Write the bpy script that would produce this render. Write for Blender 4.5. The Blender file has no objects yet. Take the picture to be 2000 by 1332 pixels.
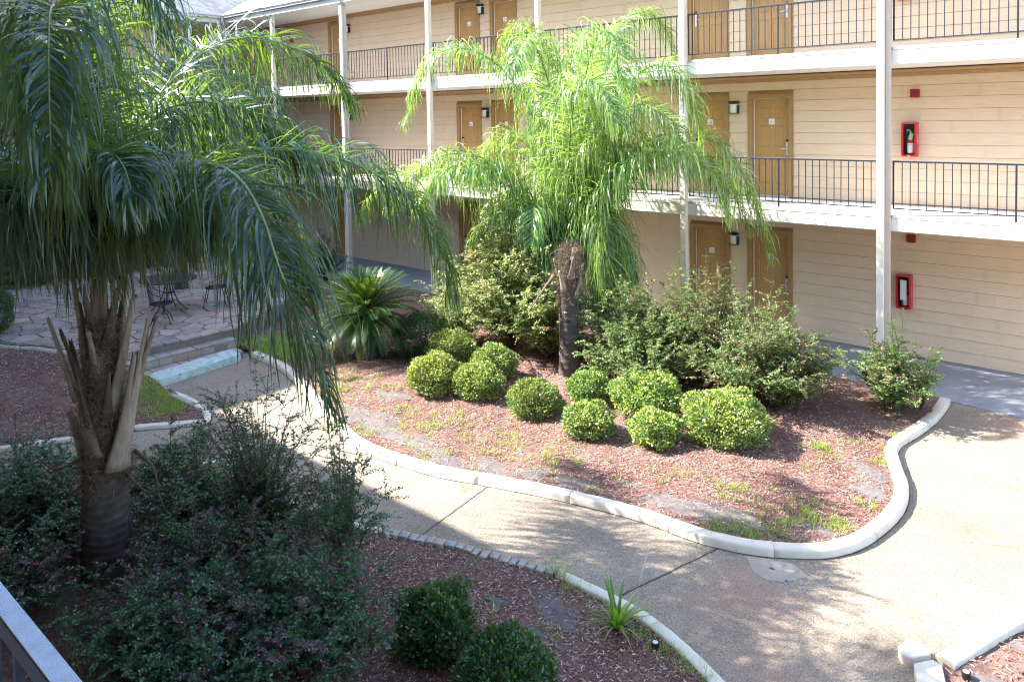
import bpy, bmesh, math, random
import numpy as np
from mathutils import Vector, Matrix
R = math.radians
rng = np.random.default_rng(7)
random.seed(7)
scene = bpy.context.scene

# ---------------------------------------------------------------- camera
CAM = Vector((4.0475, -13.9445, 4.694))
yaw, pitch, roll, FPX = 0.7225, 0.04383, -0.01838, 1514.5
Fv = Vector((-math.sin(yaw)*math.cos(pitch), math.cos(yaw)*math.cos(pitch), -math.sin(pitch)))
R0 = Vector((math.cos(yaw), math.sin(yaw), 0)); U0 = R0.cross(Fv)
Rv = R0*math.cos(roll) + U0*math.sin(roll); Uv = Rv.cross(Fv)
cd = bpy.data.cameras.new('camera'); cam = bpy.data.objects.new('camera', cd)
scene.collection.objects.link(cam)
M = Matrix((( Rv.x, Uv.x, -Fv.x, CAM.x), (Rv.y, Uv.y, -Fv.y, CAM.y), (Rv.z, Uv.z, -Fv.z, CAM.z), (0, 0, 0, 1)))
cam.matrix_world = M
cd.sensor_width = 36; cd.lens = FPX/2000*36; cd.shift_y = -375.67/2000
cd.clip_start = 0.05; cd.clip_end = 600
scene.camera = cam
scene.cycles.use_denoising = True
scene.cycles.denoiser = 'OPENIMAGEDENOISE'; scene.cycles.denoising_input_passes = 'RGB_ALBEDO_NORMAL'; scene.cycles.denoising_prefilter = 'ACCURATE'
scene.cycles.filter_width = 1.1
# ---------------------------------------------------------------- light
w = bpy.data.worlds.new('World'); scene.world = w; w.use_nodes = True
SUN_EL = 41.0; SDIR = Vector((0.86, 0.51, 0)).normalized()          # horizontal way the light travels
nt = w.node_tree; bg = nt.nodes['Background']
sky = nt.nodes.new('ShaderNodeTexSky'); sky.sky_type = 'NISHITA'; sky.sun_disc = False
sky.sun_elevation = R(SUN_EL)
tosun = (-SDIR.x, -SDIR.y)
sky.sun_rotation = math.atan2(tosun[0], tosun[1])
nt.links.new(sky.outputs[0], bg.inputs[0]); bg.inputs[1].default_value = 0.15
sd = bpy.data.lights.new('sun', 'SUN'); sd.energy = 4.2; sd.angle = R(0.53); sd.color = (1.0, 0.955, 0.88)
so = bpy.data.objects.new('sun', sd); scene.collection.objects.link(so)
dl = Vector((SDIR.x*math.cos(R(SUN_EL)), SDIR.y*math.cos(R(SUN_EL)), -math.sin(R(SUN_EL))))
so.rotation_euler = dl.to_track_quat('-Z', 'Y').to_euler(); so.location = (-30, -30, 40)
vs = scene.view_settings; vs.view_transform = 'Standard'; vs.look = 'None'; vs.exposure = 2.35; vs.gamma = 1; vs.use_curve_mapping = False

# ---------------------------------------------------------------- helpers
COL = scene.collection
def link(name, me, mat=None, parent=None, loc=None):
    o = bpy.data.objects.new(name, me)
    if mat is not None and me is not None and len(me.materials) == 0:
        for m_ in (mat if isinstance(mat, (list, tuple)) else [mat]): me.materials.append(m_)
    COL.objects.link(o)
    if parent is not None: o.parent = parent
    if loc is not None: o.location = loc
    return o
def tag(o, label=None, cat=None, group=None, kind=None):
    if label: o['label'] = label
    if cat: o['category'] = cat
    if group: o['group'] = group
    if kind: o['kind'] = kind
    return o
def empty(name, label, cat, loc=(0, 0, 0), group=None, rz=0):
    o = bpy.data.objects.new(name, None); COL.objects.link(o); o.location = loc; o.rotation_euler = (0, 0, rz)
    o.empty_display_size = .2
    return tag(o, label, cat, group)
def npmesh(name, V, F, smooth=False, tint=None, fmat=None):
    """V (n,3); F (m,k) one face size"""
    V = np.asarray(V, np.float32).reshape(-1, 3); F = np.asarray(F, np.int32)
    me = bpy.data.meshes.new(name); m, k = F.shape
    me.vertices.add(len(V)); me.vertices.foreach_set('co', V.ravel())
    me.loops.add(m*k); me.loops.foreach_set('vertex_index', F.ravel())
    me.polygons.add(m); me.polygons.foreach_set('loop_start', np.arange(0, m*k, k, dtype=np.int32))
    me.polygons.foreach_set('loop_total', np.full(m, k, np.int32))
    if smooth: me.polygons.foreach_set('use_smooth', np.ones(m, bool))
    if fmat is not None: me.polygons.foreach_set('material_index', np.asarray(fmat, np.int32))
    me.update(calc_edges=True)
    if tint is not None:
        a = me.attributes.new('tint', 'FLOAT', 'POINT'); a.data.foreach_set('value', np.asarray(tint, np.float32))
    return me
class MB:
    """collects boxes, prisms and tubes into one mesh"""
    def __init__(s): s.v = []; s.f = []
    def add(s, vs_, fs):
        b = len(s.v); s.v += [tuple(a) for a in vs_]; s.f += [tuple(i+b for i in f) for f in fs]; return s
    def box(s, x0, x1, y0, y1, z0, z1):
        return s.add([(x0,y0,z0),(x1,y0,z0),(x1,y1,z0),(x0,y1,z0),(x0,y0,z1),(x1,y0,z1),(x1,y1,z1),(x0,y1,z1)],
                     [(0,3,2,1),(4,5,6,7),(0,1,5,4),(1,2,6,5),(2,3,7,6),(3,0,4,7)])
    def prism(s, poly, z0, z1):
        n = len(poly)
        return s.add([(x, y, z0) for x, y in poly]+[(x, y, z1) for x, y in poly],
                     [tuple(reversed(range(n))), tuple(range(n, 2*n))]+[(i, (i+1) % n, n+(i+1) % n, n+i) for i in range(n)])
    def extrude(s, prof, x0, x1):      # profile in (y,z), along x
        n = len(prof)
        return s.add([(x0, y, z) for y, z in prof]+[(x1, y, z) for y, z in prof],
                     [tuple(range(n)), tuple(reversed(range(n, 2*n)))]+[(i, n+i, n+(i+1) % n, (i+1) % n) for i in range(n)])
    def tube(s, pts, r, n=8, cap=True):
        pts = [Vector(p_) for p_ in pts]; rs = r if isinstance(r, (list, tuple)) else [r]*len(pts)
        b = len(s.v); up = Vector((0.12, 0.2, 1)).normalized()
        for i, p_ in enumerate(pts):
            t = (pts[min(i+1, len(pts)-1)]-pts[max(i-1, 0)]).normalized()
            a = t.cross(up)
            if a.length < .05: a = t.cross(Vector((1, 0, 0)))
            a.normalize(); c = t.cross(a)
            for k in range(n):
                q = p_+(a*math.cos(2*math.pi*k/n)+c*math.sin(2*math.pi*k/n))*rs[i]; s.v.append(tuple(q))
        for i in range(len(pts)-1):
            for k in range(n):
                s.f.append((b+i*n+k, b+i*n+(k+1) % n, b+(i+1)*n+(k+1) % n, b+(i+1)*n+k))
        if cap: s.f.append(tuple(b+k for k in reversed(range(n)))); s.f.append(tuple(b+(len(pts)-1)*n+k for k in range(n)))
        return s
    def lathe(s, prof, c=(0, 0, 0), n=20):
        b = len(s.v)
        for r_, z in prof:
            for k in range(n):
                a = 2*math.pi*k/n; s.v.append((c[0]+r_*math.cos(a), c[1]+r_*math.sin(a), c[2]+z))
        for i in range(len(prof)-1):
            for k in range(n): s.f.append((b+i*n+k, b+i*n+(k+1) % n, b+(i+1)*n+(k+1) % n, b+(i+1)*n+k))
        s.f.append(tuple(b+k for k in reversed(range(n)))); s.f.append(tuple(b+(len(prof)-1)*n+k for k in range(n)))
        return s
    def mesh(s, name, bevel=0, smooth=False, seg=1):
        me = bpy.data.meshes.new(name); me.from_pydata(s.v, [], s.f)
        if bevel:
            bm = bmesh.new(); bm.from_mesh(me)
            bmesh.ops.bevel(bm, geom=[e for e in bm.edges if e.calc_face_angle(0) > .5], offset=bevel, segments=seg, affect='EDGES', profile=.5)
            bm.to_mesh(me); bm.free()
        if smooth: me.polygons.foreach_set('use_smooth', np.ones(len(me.polygons), bool))
        me.update(); return me
    def build(s, name, mat, parent=None, loc=None, bevel=0, smooth=False, seg=1):
        return link(name, s.mesh(name, bevel, smooth, seg), mat, parent, loc)
def norm(a): return a/np.maximum(np.linalg.norm(a, axis=-1, keepdims=True), 1e-9)
def rdir(n, up=0.0):
    a = rng.normal(size=(n, 3)); a[:, 2] += up; return norm(a)
def leaf_verts(P, D, N, L, Wd, fold=.18):
    """rhombic folded leaves -> (n,4,3)"""
    S = norm(np.cross(D, N)); N2 = np.cross(S, D)
    L = np.asarray(L)[:, None]; Wd = np.asarray(Wd)[:, None]
    m = P+D*L*.45+N2*L*fold*.5
    return np.stack([P, m+S*Wd*.5, P+D*L-N2*L*fold*.3, m-S*Wd*.5], 1)
def quads(n): return np.arange(n*4, dtype=np.int32).reshape(n, 4)
def tubes(P, Rr, sides=4):
    """P (n,k,3), Rr (n,k): many thin tubes"""
    n, k, _ = P.shape
    T = norm(np.gradient(P, axis=1)); up = np.array([.13, .21, 1.0]); A = norm(np.cross(T, up)); B = np.cross(T, A)
    ang = np.arange(sides)*2*np.pi/sides
    V = P[:, :, None]+Rr[:, :, None, None]*(A[:, :, None]*np.cos(ang)[None, None, :, None]+B[:, :, None]*np.sin(ang)[None, None, :, None])
    idx = np.arange(n*k*sides).reshape(n, k, sides)
    a = idx[:, :-1]; b = idx[:, 1:]
    F = np.stack([a, np.roll(a, -1, 2), np.roll(b, -1, 2), b], -1).reshape(-1, 4)
    return V.reshape(-1, 3), F
def ribbons(P, W_, S):
    """P (n,k,3) centres, W_ (n,k) widths, S (n,k,3) side dirs"""
    n, k, _ = P.shape
    V = np.stack([P-S*W_[..., None]*.5, P+S*W_[..., None]*.5], 2)
    idx = np.arange(n*k*2).reshape(n, k, 2)
    F = np.stack([idx[:, :-1, 0], idx[:, :-1, 1], idx[:, 1:, 1], idx[:, 1:, 0]], -1).reshape(-1, 4)
    return V.reshape(-1, 3), F
def spline(pts, n):
    """Catmull-Rom through pts, resampled evenly to n points"""
    p_ = np.array(pts, float); q = np.vstack([2*p_[0]-p_[1], p_, 2*p_[-1]-p_[-2]]); out = []
    for i in range(1, len(q)-2):
        t = np.linspace(0, 1, 24, endpoint=(i == len(q)-3))[:, None]
        a, b, c, d = q[i-1], q[i], q[i+1], q[i+2]
        out.append(.5*((2*b)+(-a+c)*t+(2*a-5*b+4*c-d)*t**2+(-a+3*b-3*c+d)*t**3))
    o = np.vstack(out); s = np.r_[0, np.cumsum(np.linalg.norm(np.diff(o, axis=0), axis=1))]
    t = np.linspace(0, s[-1], n)
    return np.stack([np.interp(t, s, o[:, j]) for j in range(o.shape[1])], 1)
def inside(poly, x, y):
    r = np.zeros(x.shape, bool); n = len(poly)
    for i in range(n):
        x0, y0 = poly[i]; x1, y1 = poly[(i+1) % n]
        if y0 == y1: continue
        c = ((y0 > y) != (y1 > y)) & (x < (x1-x0)*(y-y0)/(y1-y0)+x0)
        r ^= c
    return r

# ---------------------------------------------------------------- materials
def nodes(name):
    m = bpy.data.materials.new(name); m.use_nodes = True; t = m.node_tree
    return m, t, t.nodes['Principled BSDF']
def N(t, ty, **kw):
    n = t.nodes.new(ty)
    for k, v in kw.items(): setattr(n, k, v)
    return n
def ramp(t, src, stops):
    r_ = N(t, 'ShaderNodeValToRGB'); e = r_.color_ramp.elements
    while len(e) < len(stops): e.new(.5)
    for i, (p_, c) in enumerate(stops): e[i].position = p_; e[i].color = (*c, 1)
    t.links.new(src, r_.inputs[0]); return r_.outputs[0]
def coords(t, scale=(1, 1, 1), kind='Object'):
    tc = N(t, 'ShaderNodeTexCoord'); mp = N(t, 'ShaderNodeMapping'); mp.inputs['Scale'].default_value = scale
    t.links.new(tc.outputs[kind], mp.inputs[0]); return mp.outputs[0]
def noise(t, co, scale, detail=4, rough=.55):
    n = N(t, 'ShaderNodeTexNoise'); n.inputs['Scale'].default_value = scale; n.inputs['Detail'].default_value = detail
    n.inputs['Roughness'].default_value = rough; t.links.new(co, n.inputs['Vector']); return n.outputs['Fac']
def mixc(t, f, a, b, mode='MIX'):
    m = N(t, 'ShaderNodeMix', data_type='RGBA', blend_type=mode)
    for sck, v in (('Factor', f), ('A', a), ('B', b)):
        i = [s for s in m.inputs if s.name == sck and (s.type == 'RGBA' or (sck == 'Factor' and s.type == 'VALUE'))][0]
        if isinstance(v, (int, float)): i.default_value = v
        elif isinstance(v, tuple): i.default_value = (*v, 1)
        else: t.links.new(v, i)
    return [s for s in m.outputs if s.type == 'RGBA'][0]
def bump(t, b, h, strength=.3, dist=.01):
    n = N(t, 'ShaderNodeBump'); n.inputs['Strength'].default_value = strength; n.inputs['Distance'].default_value = dist
    t.links.new(h, n.inputs['Height']); t.links.new(n.outputs[0], b.inputs['Normal'])
def mat_simple(name, col, rough=.6, metal=0, var=.12, nscale=6, bs=.15, stain=None):
    m, t, b = nodes(name); co = coords(t)
    f = noise(t, co, nscale, 5)
    c = ramp(t, f, [(.3, tuple(x*(1-var) for x in col)), (.7, tuple(min(1, x*(1+var)) for x in col))])
    if stain:
        f2 = noise(t, coords(t, (3, 3, 1.0)), 2.2, 6, .7)
        c = mixc(t, ramp(t, f2, [(stain[1], (0, 0, 0)), (stain[1]+.12, (1, 1, 1))]), c, stain[0])
    t.links.new(c, b.inputs['Base Color']); b.inputs['Roughness'].default_value = rough; b.inputs['Metallic'].default_value = metal
    if bs: bump(t, b, noise(t, co, nscale*12, 3), bs, .004)
    return m
def mat_leaf(name, stops, trans=.35, rough=.42, tcol=(.55, .75, .08), spec=.5, var=.3):
    """stops: colours over the 'tint' attribute (leaf age)"""
    m, t, b = nodes(name); out = t.nodes['Material Output']
    at = N(t, 'ShaderNodeAttribute'); at.attribute_name = 'tint'
    geo = N(t, 'ShaderNodeNewGeometry')
    c = ramp(t, at.outputs['Fac'], stops)
    v = N(t, 'ShaderNodeMapRange'); v.inputs['To Min'].default_value = 1-var; v.inputs['To Max'].default_value = 1+var
    t.links.new(geo.outputs['Random Per Island'], v.inputs['Value'])
    oi = N(t, 'ShaderNodeObjectInfo'); mr = N(t, 'ShaderNodeMapRange'); mr.inputs['To Min'].default_value = .82; mr.inputs['To Max'].default_value = 1.25
    t.links.new(oi.outputs['Random'], mr.inputs['Value']); mm = N(t, 'ShaderNodeMath', operation='MULTIPLY'); t.links.new(v.outputs[0], mm.inputs[0]); t.links.new(mr.outputs[0], mm.inputs[1]); v = mm
    hh = N(t, 'ShaderNodeMapRange'); hh.inputs['To Min'].default_value = .485; hh.inputs['To Max'].default_value = .515; t.links.new(oi.outputs['Random'], hh.inputs['Value'])
    hs = N(t, 'ShaderNodeHueSaturation'); t.links.new(v.outputs[0], hs.inputs['Value']); t.links.new(hh.outputs[0], hs.inputs['Hue']); t.links.new(c, hs.inputs['Color'])
    t.links.new(hs.outputs[0], b.inputs['Base Color']); b.inputs['Roughness'].default_value = rough
    b.inputs['Specular IOR Level'].default_value = spec
    tr = N(t, 'ShaderNodeBsdfTranslucent')
    g = mixc(t, .75, hs.outputs[0], tcol, 'MIX'); g2 = mixc(t, .5, g, hs.outputs[0])
    hs2 = N(t, 'ShaderNodeHueSaturation'); hs2.inputs['Value'].default_value = 1.2; t.links.new(g2, hs2.inputs['Color'])
    t.links.new(hs2.outputs[0], tr.inputs['Color'])
    ms = N(t, 'ShaderNodeMixShader'); ms.inputs[0].default_value = trans
    t.links.new(b.outputs[0], ms.inputs[1]); t.links.new(tr.outputs[0], ms.inputs[2]); t.links.new(ms.outputs[0], out.inputs['Surface'])
    return m
def mat_island(name, stops, rough=.8, gray=0):
    m, t, b = nodes(name); geo = N(t, 'ShaderNodeNewGeometry')
    c = ramp(t, geo.outputs['Random Per Island'], stops); t.links.new(c, b.inputs['Base Color']); b.inputs['Roughness'].default_value = rough
    return m
def mat_objrand(name, stops, rough=.8, nscale=5, bs=.4, bd=.01, streak=(1, 1, 1)):
    m, t, b = nodes(name); oi = N(t, 'ShaderNodeObjectInfo')
    c = ramp(t, oi.outputs['Random'], stops); co = coords(t, streak)
    f = noise(t, co, nscale, 6, .6)
    c2 = mixc(t, 1.0, c, ramp(t, f, [(.25, (.62, .6, .58)), (.75, (1.15, 1.15, 1.15))]), 'MULTIPLY')
    t.links.new(c2, b.inputs['Base Color']); b.inputs['Roughness'].default_value = rough
    bump(t, b, noise(t, co, nscale*4, 5), bs, bd); return m

def m_siding():
    m, t, b = nodes('painted_siding'); oi = N(t, 'ShaderNodeObjectInfo'); co = coords(t, (1, 1, 9))
    c = ramp(t, oi.outputs['Random'], [(0, (.745, .56, .385)), (1, (.755, .57, .395))])
    f = noise(t, co, 3.5, 8, .65)
    c = mixc(t, 1.0, c, ramp(t, f, [(.3, (.93, .92, .91)), (.7, (1.04, 1.04, 1.04))]), 'MULTIPLY')
    st_ = noise(t, coords(t, (2.2, 2.2, .12), 'Object'), 1.6, 5, .6); c = mixc(t, ramp(t, st_, [(.58, (0, 0, 0)), (.75, (.35, .35, .35))]), c, (.50, .37, .25))
    t.links.new(c, b.inputs['Base Color']); b.inputs['Roughness'].default_value = .62
    bump(t, b, noise(t, coords(t, (2, 2, 40)), 8, 6, .7), .35, .003); return m
def m_path():
    m, t, b = nodes('exposed_aggregate'); co = coords(t)
    v = N(t, 'ShaderNodeTexVoronoi'); v.inputs['Scale'].default_value = 95; t.links.new(co, v.inputs['Vector'])
    sep = N(t, 'ShaderNodeSeparateColor'); t.links.new(v.outputs['Color'], sep.inputs[0])
    c = ramp(t, sep.outputs[0], [(0, (.04, .034, .028)), (.25, (.15, .12, .092)), (.5, (.275, .235, .185)), (.75, (.36, .32, .27)), (1, (.55, .51, .46))])
    c = mixc(t, ramp(t, v.outputs['Distance'], [(.30, (0, 0, 0)), (.62, (1, 1, 1))]), c, (.29, .235, .175))
    big = noise(t, co, 1.1, 6, .6)
    c = mixc(t, 1.0, c, ramp(t, big, [(.3, (.72, .69, .66)), (.5, (.95, .93, .91)), (.68, (1.10, 1.09, 1.07))]), 'MULTIPLY')
    red = noise(t, coords(t, (1, 1, 1)), .55, 3, .5)
    rr = ramp(t, red, [(.52, (0, 0, 0)), (.68, (.45, .45, .45))])
    c = mixc(t, rr, c, (.30, .15, .11))
    t.links.new(c, b.inputs['Base Color']); b.inputs['Roughness'].default_value = .75
    h = N(t, 'ShaderNodeMath', operation='SUBTRACT'); h.inputs[0].default_value = 1; t.links.new(v.outputs['Distance'], h.inputs[1])
    bump(t, b, h.outputs[0], .6, .006); return m
def m_soil():
    m, t, b = nodes('mulch_bed_soil'); co = coords(t)
    c = ramp(t, noise(t, co, 38, 6, .7), [(.3, (.05, .022, .018)), (.5, (.15, .072, .058)), (.72, (.33, .20, .165))])
    c = mixc(t, ramp(t, noise(t, co, 1.3, 4), [(.45, (0, 0, 0)), (.7, (.6, .6, .6))]), c, (.23, .16, .125))
    t.links.new(c, b.inputs['Base Color']); b.inputs['Roughness'].default_value = .95
    bump(t, b, noise(t, co, 60, 5, .7), .9, .012); return m
def m_shingle():
    m, t, b = nodes('asphalt_shingles'); co = coords(t)
    br = N(t, 'ShaderNodeTexBrick'); br.inputs['Scale'].default_value = 1; br.inputs['Brick Width'].default_value = .3; br.inputs['Row Height'].default_value = .14
    br.inputs['Mortar Size'].default_value = .007; br.inputs['Color1'].default_value = (.18, .185, .20, 1); br.inputs['Color2'].default_value = (.075, .08, .09, 1)
    br.inputs['Mortar'].default_value = (.10, .10, .11, 1); br.inputs['Bias'].default_value = -.2
    t.links.new(co, br.inputs['Vector'])
    c = mixc(t, 1.0, br.outputs['Color'], ramp(t, noise(t, co, 60, 3), [(.3, (.8, .8, .8)), (.7, (1.15, 1.15, 1.15))]), 'MULTIPLY')
    t.links.new(c, b.inputs['Base Color']); b.inputs['Roughness'].default_value = .9
    bump(t, b, br.outputs['Fac'], .5, -.01); return m
MT = dict(
 siding=m_siding(), path=m_path(), soil=m_soil(), shingle=m_shingle(),
 door=mat_simple('door_brown_paint', (.47, .265, .10), .45, var=.05, bs=.08),
 doortrim=mat_simple('door_trim_paint', (.39, .23, .09), .5, var=.06, bs=.08),
 crown=mat_simple('crown_trim_paint', (.36, .205, .08), .5, var=.08),
 soffit=mat_simple('soffit_paint', (.78, .74, .68), .7, var=.04),
 white=mat_simple('cream_paint', (.83, .735, .615), .55, var=.035, nscale=3, stain=((.42, .36, .29), .72)),
 beam=mat_simple('beam_paint', (.82, .755, .65), .6, var=.05, nscale=2.5, stain=((.30, .24, .19), .715)),
 gutter=mat_simple('gutter_paint', (.62, .585, .54), .4, var=.04),
 dsp=mat_simple('downspout_paint', (.60, .50, .40), .45, var=.05),
 iron=mat_simple('black_rail_paint', (.018, .021, .030), .38, var=.3, nscale=30, stain=((.35, .33, .3), .74)),
 railtop=mat_simple('blotchy_grey_rail_top', (.17, .20, .25), .5, var=.2, nscale=25, bs=.5, stain=((.55, .56, .55), .70)),  # blue grey with pale blotches, lighter than the rail below
 steel=mat_simple('brushed_steel', (.72, .72, .71), .42, metal=.55, var=.05),
 red=mat_simple('red_plastic', (.55, .022, .028), .32, var=.06),
 darkred=mat_simple('alarm_red', (.33, .010, .014), .35, var=.05),
 black=mat_simple('black_plastic', (.012, .012, .014), .35, var=.1),
 lampglass=mat_simple('frosted_lamp_glass', (.80, .83, .80), .25, var=.03, bs=0),
 plate=mat_simple('white_sign_plate', (.85, .86, .84), .35, var=.02, bs=0),
 ink=mat_simple('grey_ink', (.10, .12, .13), .6, var=.02, bs=0),
 walk=mat_simple('painted_walkway', (.235, .255, .29), .55, var=.10, nscale=3, bs=.3, stain=((.42, .41, .38), .66)),
 deck=mat_simple('deck_coating', (.50, .50, .51), .6, var=.06, nscale=3, bs=.25),
 curb=mat_simple('cream_curb_concrete', (.66, .60, .50), .75, var=.07, nscale=5, bs=.5, stain=((.30, .27, .22), .66)),
 aqua=mat_simple('aqua_painted_concrete', (.44, .53, .50), .8, var=.2, nscale=9, bs=.8, stain=((.10, .10, .085), .57)),
 fabric=mat_simple('grey_weed_fabric', (.135, .115, .11), .85, var=.22, nscale=11, bs=.8),
 flag=mat_objrand('flagstone', [(0, (.33, .26, .22)), (.25, (.44, .35, .29)), (.5, (.36, .33, .31)), (.72, (.40, .27, .21)), (.88, (.26, .24, .235)), (1, (.48, .42, .35))], .8, 4),
 mortar=mat_simple('mortar', (.20, .18, .165), .95, var=.2, nscale=20, bs=.6),
 veneer=mat_objrand('pink_stone_veneer', [(0, (.33, .20, .155)), (.3, (.42, .27, .21)), (.6, (.36, .25, .20)), (.85, (.46, .34, .28)), (1, (.30, .19, .15))], .85, 6),
 paver=mat_objrand('cobble_paver', [(0, (.42, .35, .30)), (.4, (.50, .42, .36)), (.7, (.36, .37, .40)), (1, (.52, .41, .32))], .85, 14),
 chips=mat_island('mulch_chips', [(0, (.06, .024, .018)), (.25, (.16, .062, .045)), (.55, (.31, .155, .115)), (.8, (.46, .295, .225)), (1, (.66, .55, .46))]),
 paths_joint=mat_simple('joint_filler', (.06, .052, .045), .9, var=.2),
 patch=mat_simple('concrete_patch', (.33, .29, .24), .8, var=.1, nscale=12, bs=.5),
 trunk=mat_simple('palm_trunk', (.07, .056, .050), .9, var=.5, nscale=9, bs=.9),
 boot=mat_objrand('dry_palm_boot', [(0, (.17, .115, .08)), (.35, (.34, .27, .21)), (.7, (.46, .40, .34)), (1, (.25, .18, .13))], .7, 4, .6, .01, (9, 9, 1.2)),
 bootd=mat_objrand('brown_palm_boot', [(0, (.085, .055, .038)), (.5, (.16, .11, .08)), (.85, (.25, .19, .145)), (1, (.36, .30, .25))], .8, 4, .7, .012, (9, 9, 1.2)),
 fibre=mat_island('palm_fibre', [(0, (.05, .03, .02)), (.5, (.15, .095, .06)), (1, (.30, .22, .15))]),
 rachis=mat_simple('palm_rachis', (.20, .25, .11), .5, var=.2, nscale=8),
 twig=mat_simple('brown_twig', (.10, .062, .04), .8, var=.3, nscale=20),
 wax=mat_simple('blue_hose', (.03, .16, .50), .4, var=.1),
 tagc=mat_simple('green_tag', (.22, .62, .28), .5, var=.03, bs=0),
 paper=mat_simple('white_paper', (.75, .76, .74), .6, var=.04, bs=0),
 grounds=mat_simple('bare_ground', (.16, .13, .10), .95, var=.2),
 frondl=mat_leaf('palm_leaflet_shade', [(0, (.008, .034, .030)), (.5, (.014, .050, .038)), (.85, (.028, .070, .032)), (1, (.10, .13, .04))], .30, .30, (.62, .95, .02), .75),  # queen palm leaflet made darker and bluer, shade put into the colour
 frondc=mat_leaf('palm_leaflet_sunlit', [(0, (.05, .12, .055)), (.38, (.13, .24, .08)), (.65, (.30, .42, .12)), (1, (.58, .62, .22))], .38, .27, (.62, .85, .05), .9, var=.45),  # paler copy of the same leaflet, sunlit look put into the colour
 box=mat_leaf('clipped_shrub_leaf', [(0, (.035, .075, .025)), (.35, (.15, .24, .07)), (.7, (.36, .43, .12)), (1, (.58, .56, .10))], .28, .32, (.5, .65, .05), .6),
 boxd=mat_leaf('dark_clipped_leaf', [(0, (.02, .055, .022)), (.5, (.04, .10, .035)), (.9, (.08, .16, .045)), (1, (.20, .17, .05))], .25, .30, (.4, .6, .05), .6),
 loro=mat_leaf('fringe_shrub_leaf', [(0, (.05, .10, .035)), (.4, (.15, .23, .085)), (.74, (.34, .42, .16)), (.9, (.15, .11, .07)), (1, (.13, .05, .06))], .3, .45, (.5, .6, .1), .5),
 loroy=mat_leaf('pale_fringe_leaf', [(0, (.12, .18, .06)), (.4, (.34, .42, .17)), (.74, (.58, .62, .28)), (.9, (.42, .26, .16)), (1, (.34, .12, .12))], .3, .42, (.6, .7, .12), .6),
 lorod=mat_leaf('shaded_fringe_leaf', [(0, (.018, .052, .030)), (.35, (.050, .130, .062)), (.72, (.125, .25, .11)), (.86, (.115, .055, .085)), (1, (.22, .07, .13))], .22, .30, (.35, .5, .1), .6),  # darker copy of the fringe leaf, with shade put into the colour
 lime=mat_leaf('lime_broad_leaf', [(0, (.07, .19, .03)), (1, (.20, .38, .04))], .45, .38, (.55, .9, .05), .6),
 grass=mat_leaf('grass_blade', [(0, (.13, .24, .05)), (.6, (.28, .38, .08)), (1, (.42, .38, .16))], .4, .5, (.6, .8, .1), .4),
 sago=mat_leaf('sago_leaflet', [(0, (.02, .055, .016)), (.6, (.05, .125, .022)), (1, (.32, .28, .07))], .3, .32, (.5, .7, .04), .6),
)

# ================================================================ SETTING
def struct(name, me, mat): return tag(link(name, me, mat), kind='structure')
struct('ground', MB().box(-250, 250, -250, 250, -.4, -.06).mesh('ground'), MT['grounds'])
struct('path', MB().box(-22, 7.5, -13.6, -.30, -.055, 0).mesh('path'), MT['path'])
wk = MB(); xs = np.linspace(-23.4, 7.5, 160)
wy = -.30+.025*np.sin(xs*2.3)+.02*np.sin(xs*5.1+1)
wk.prism([(x, y) for x, y in zip(xs, wy)]+[(7.5, 1.95), (-23.4, 1.95)], -.05, .012)
struct('walkway', wk.mesh('walkway'), MT['walk'])

def hz(x, y):   # soft unevenness of the beds
    return .012*np.sin(x*3.1+y*1.7)+.010*np.sin(x*1.3-y*4.1+2)+.006*np.sin(x*9+y*7)
CO = [(-9.9,-6.05),(-9.1,-6.1),(-8.32,-6.24),(-7.07,-6.65),(-5.9,-7.05),(-4.73,-7.36),(-3.43,-7.25),(-2.59,-6.98),(-1.60,-6.68),(-0.70,-6.50),(-0.03,-6.48),(0.27,-6.43),(0.60,-6.33),(0.98,-6.10),(1.27,-5.84),(1.46,-5.45),(1.57,-4.85),(1.58,-4.3),(1.50,-3.86),(1.32,-3.41),(1.14,-2.97),(1.07,-2.66),(1.09,-2.42),(1.17,-1.97),(1.23,-1.36),(1.24,-0.80),(1.22,-0.38)]
LB = [(-9.0,-13.0),(-7.7,-11.3),(-6.9,-10.2),(-6.18,-9.18),(-5.93,-8.80),(-5.72,-8.72),(-4.92,-8.84),(-3.84,-8.80),(-3.44,-8.72),(-3.07,-8.60),(-2.80,-8.52)]
PV = [(-2.80,-8.52),(-2.37,-8.38),(-1.87,-8.19),(-1.39,-8.06),(-0.99,-7.95),(-0.75,-7.89)]
LC = [(-0.73,-7.88),(-0.51,-7.86),(-0.12,-7.86),(0.22,-7.89),(0.50,-7.95),(0.80,-8.05),(1.27,-8.26),(1.71,-8.50),(2.2,-8.9)]
IS = [(-9.85,-8.02),(-9.1,-7.97),(-8.5,-7.93),(-8.0,-7.97),(-7.62,-8.06),(-7.42,-8.18),(-7.38,-8.34),(-7.6,-8.65),(-7.96,-9.12),(-8.2,-9.76),(-8.52,-10.3),(-8.9,-11.0),(-9.8,-12.2),(-10.6,-13.0)]
RB = [(3.9,-3.3),(3.35,-4.45),(2.95,-5.5),(2.68,-6.25),(2.47,-6.88)]
PATIO = [(-10.70,-8.15),(-10.58,-5.95),(-12.5,-2.95),(-15.9,-1.75),(-19.45,-1.9),(-19.45,-9.75),(-13.3,-9.35),(-11.5,-8.62)]
def zc(x, y):   # centre bed
    return .05+.10*np.clip((y+6.8)/4, 0, 1)*np.clip((1.6-x)/2, 0, 1)*np.clip((-y-.3)/1.2, 0, 1)+hz(x, y)
def zf(x, y): return .022+.05*np.clip((-8.6-y)/2, 0, 1)+hz(x, y)*.7
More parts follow.
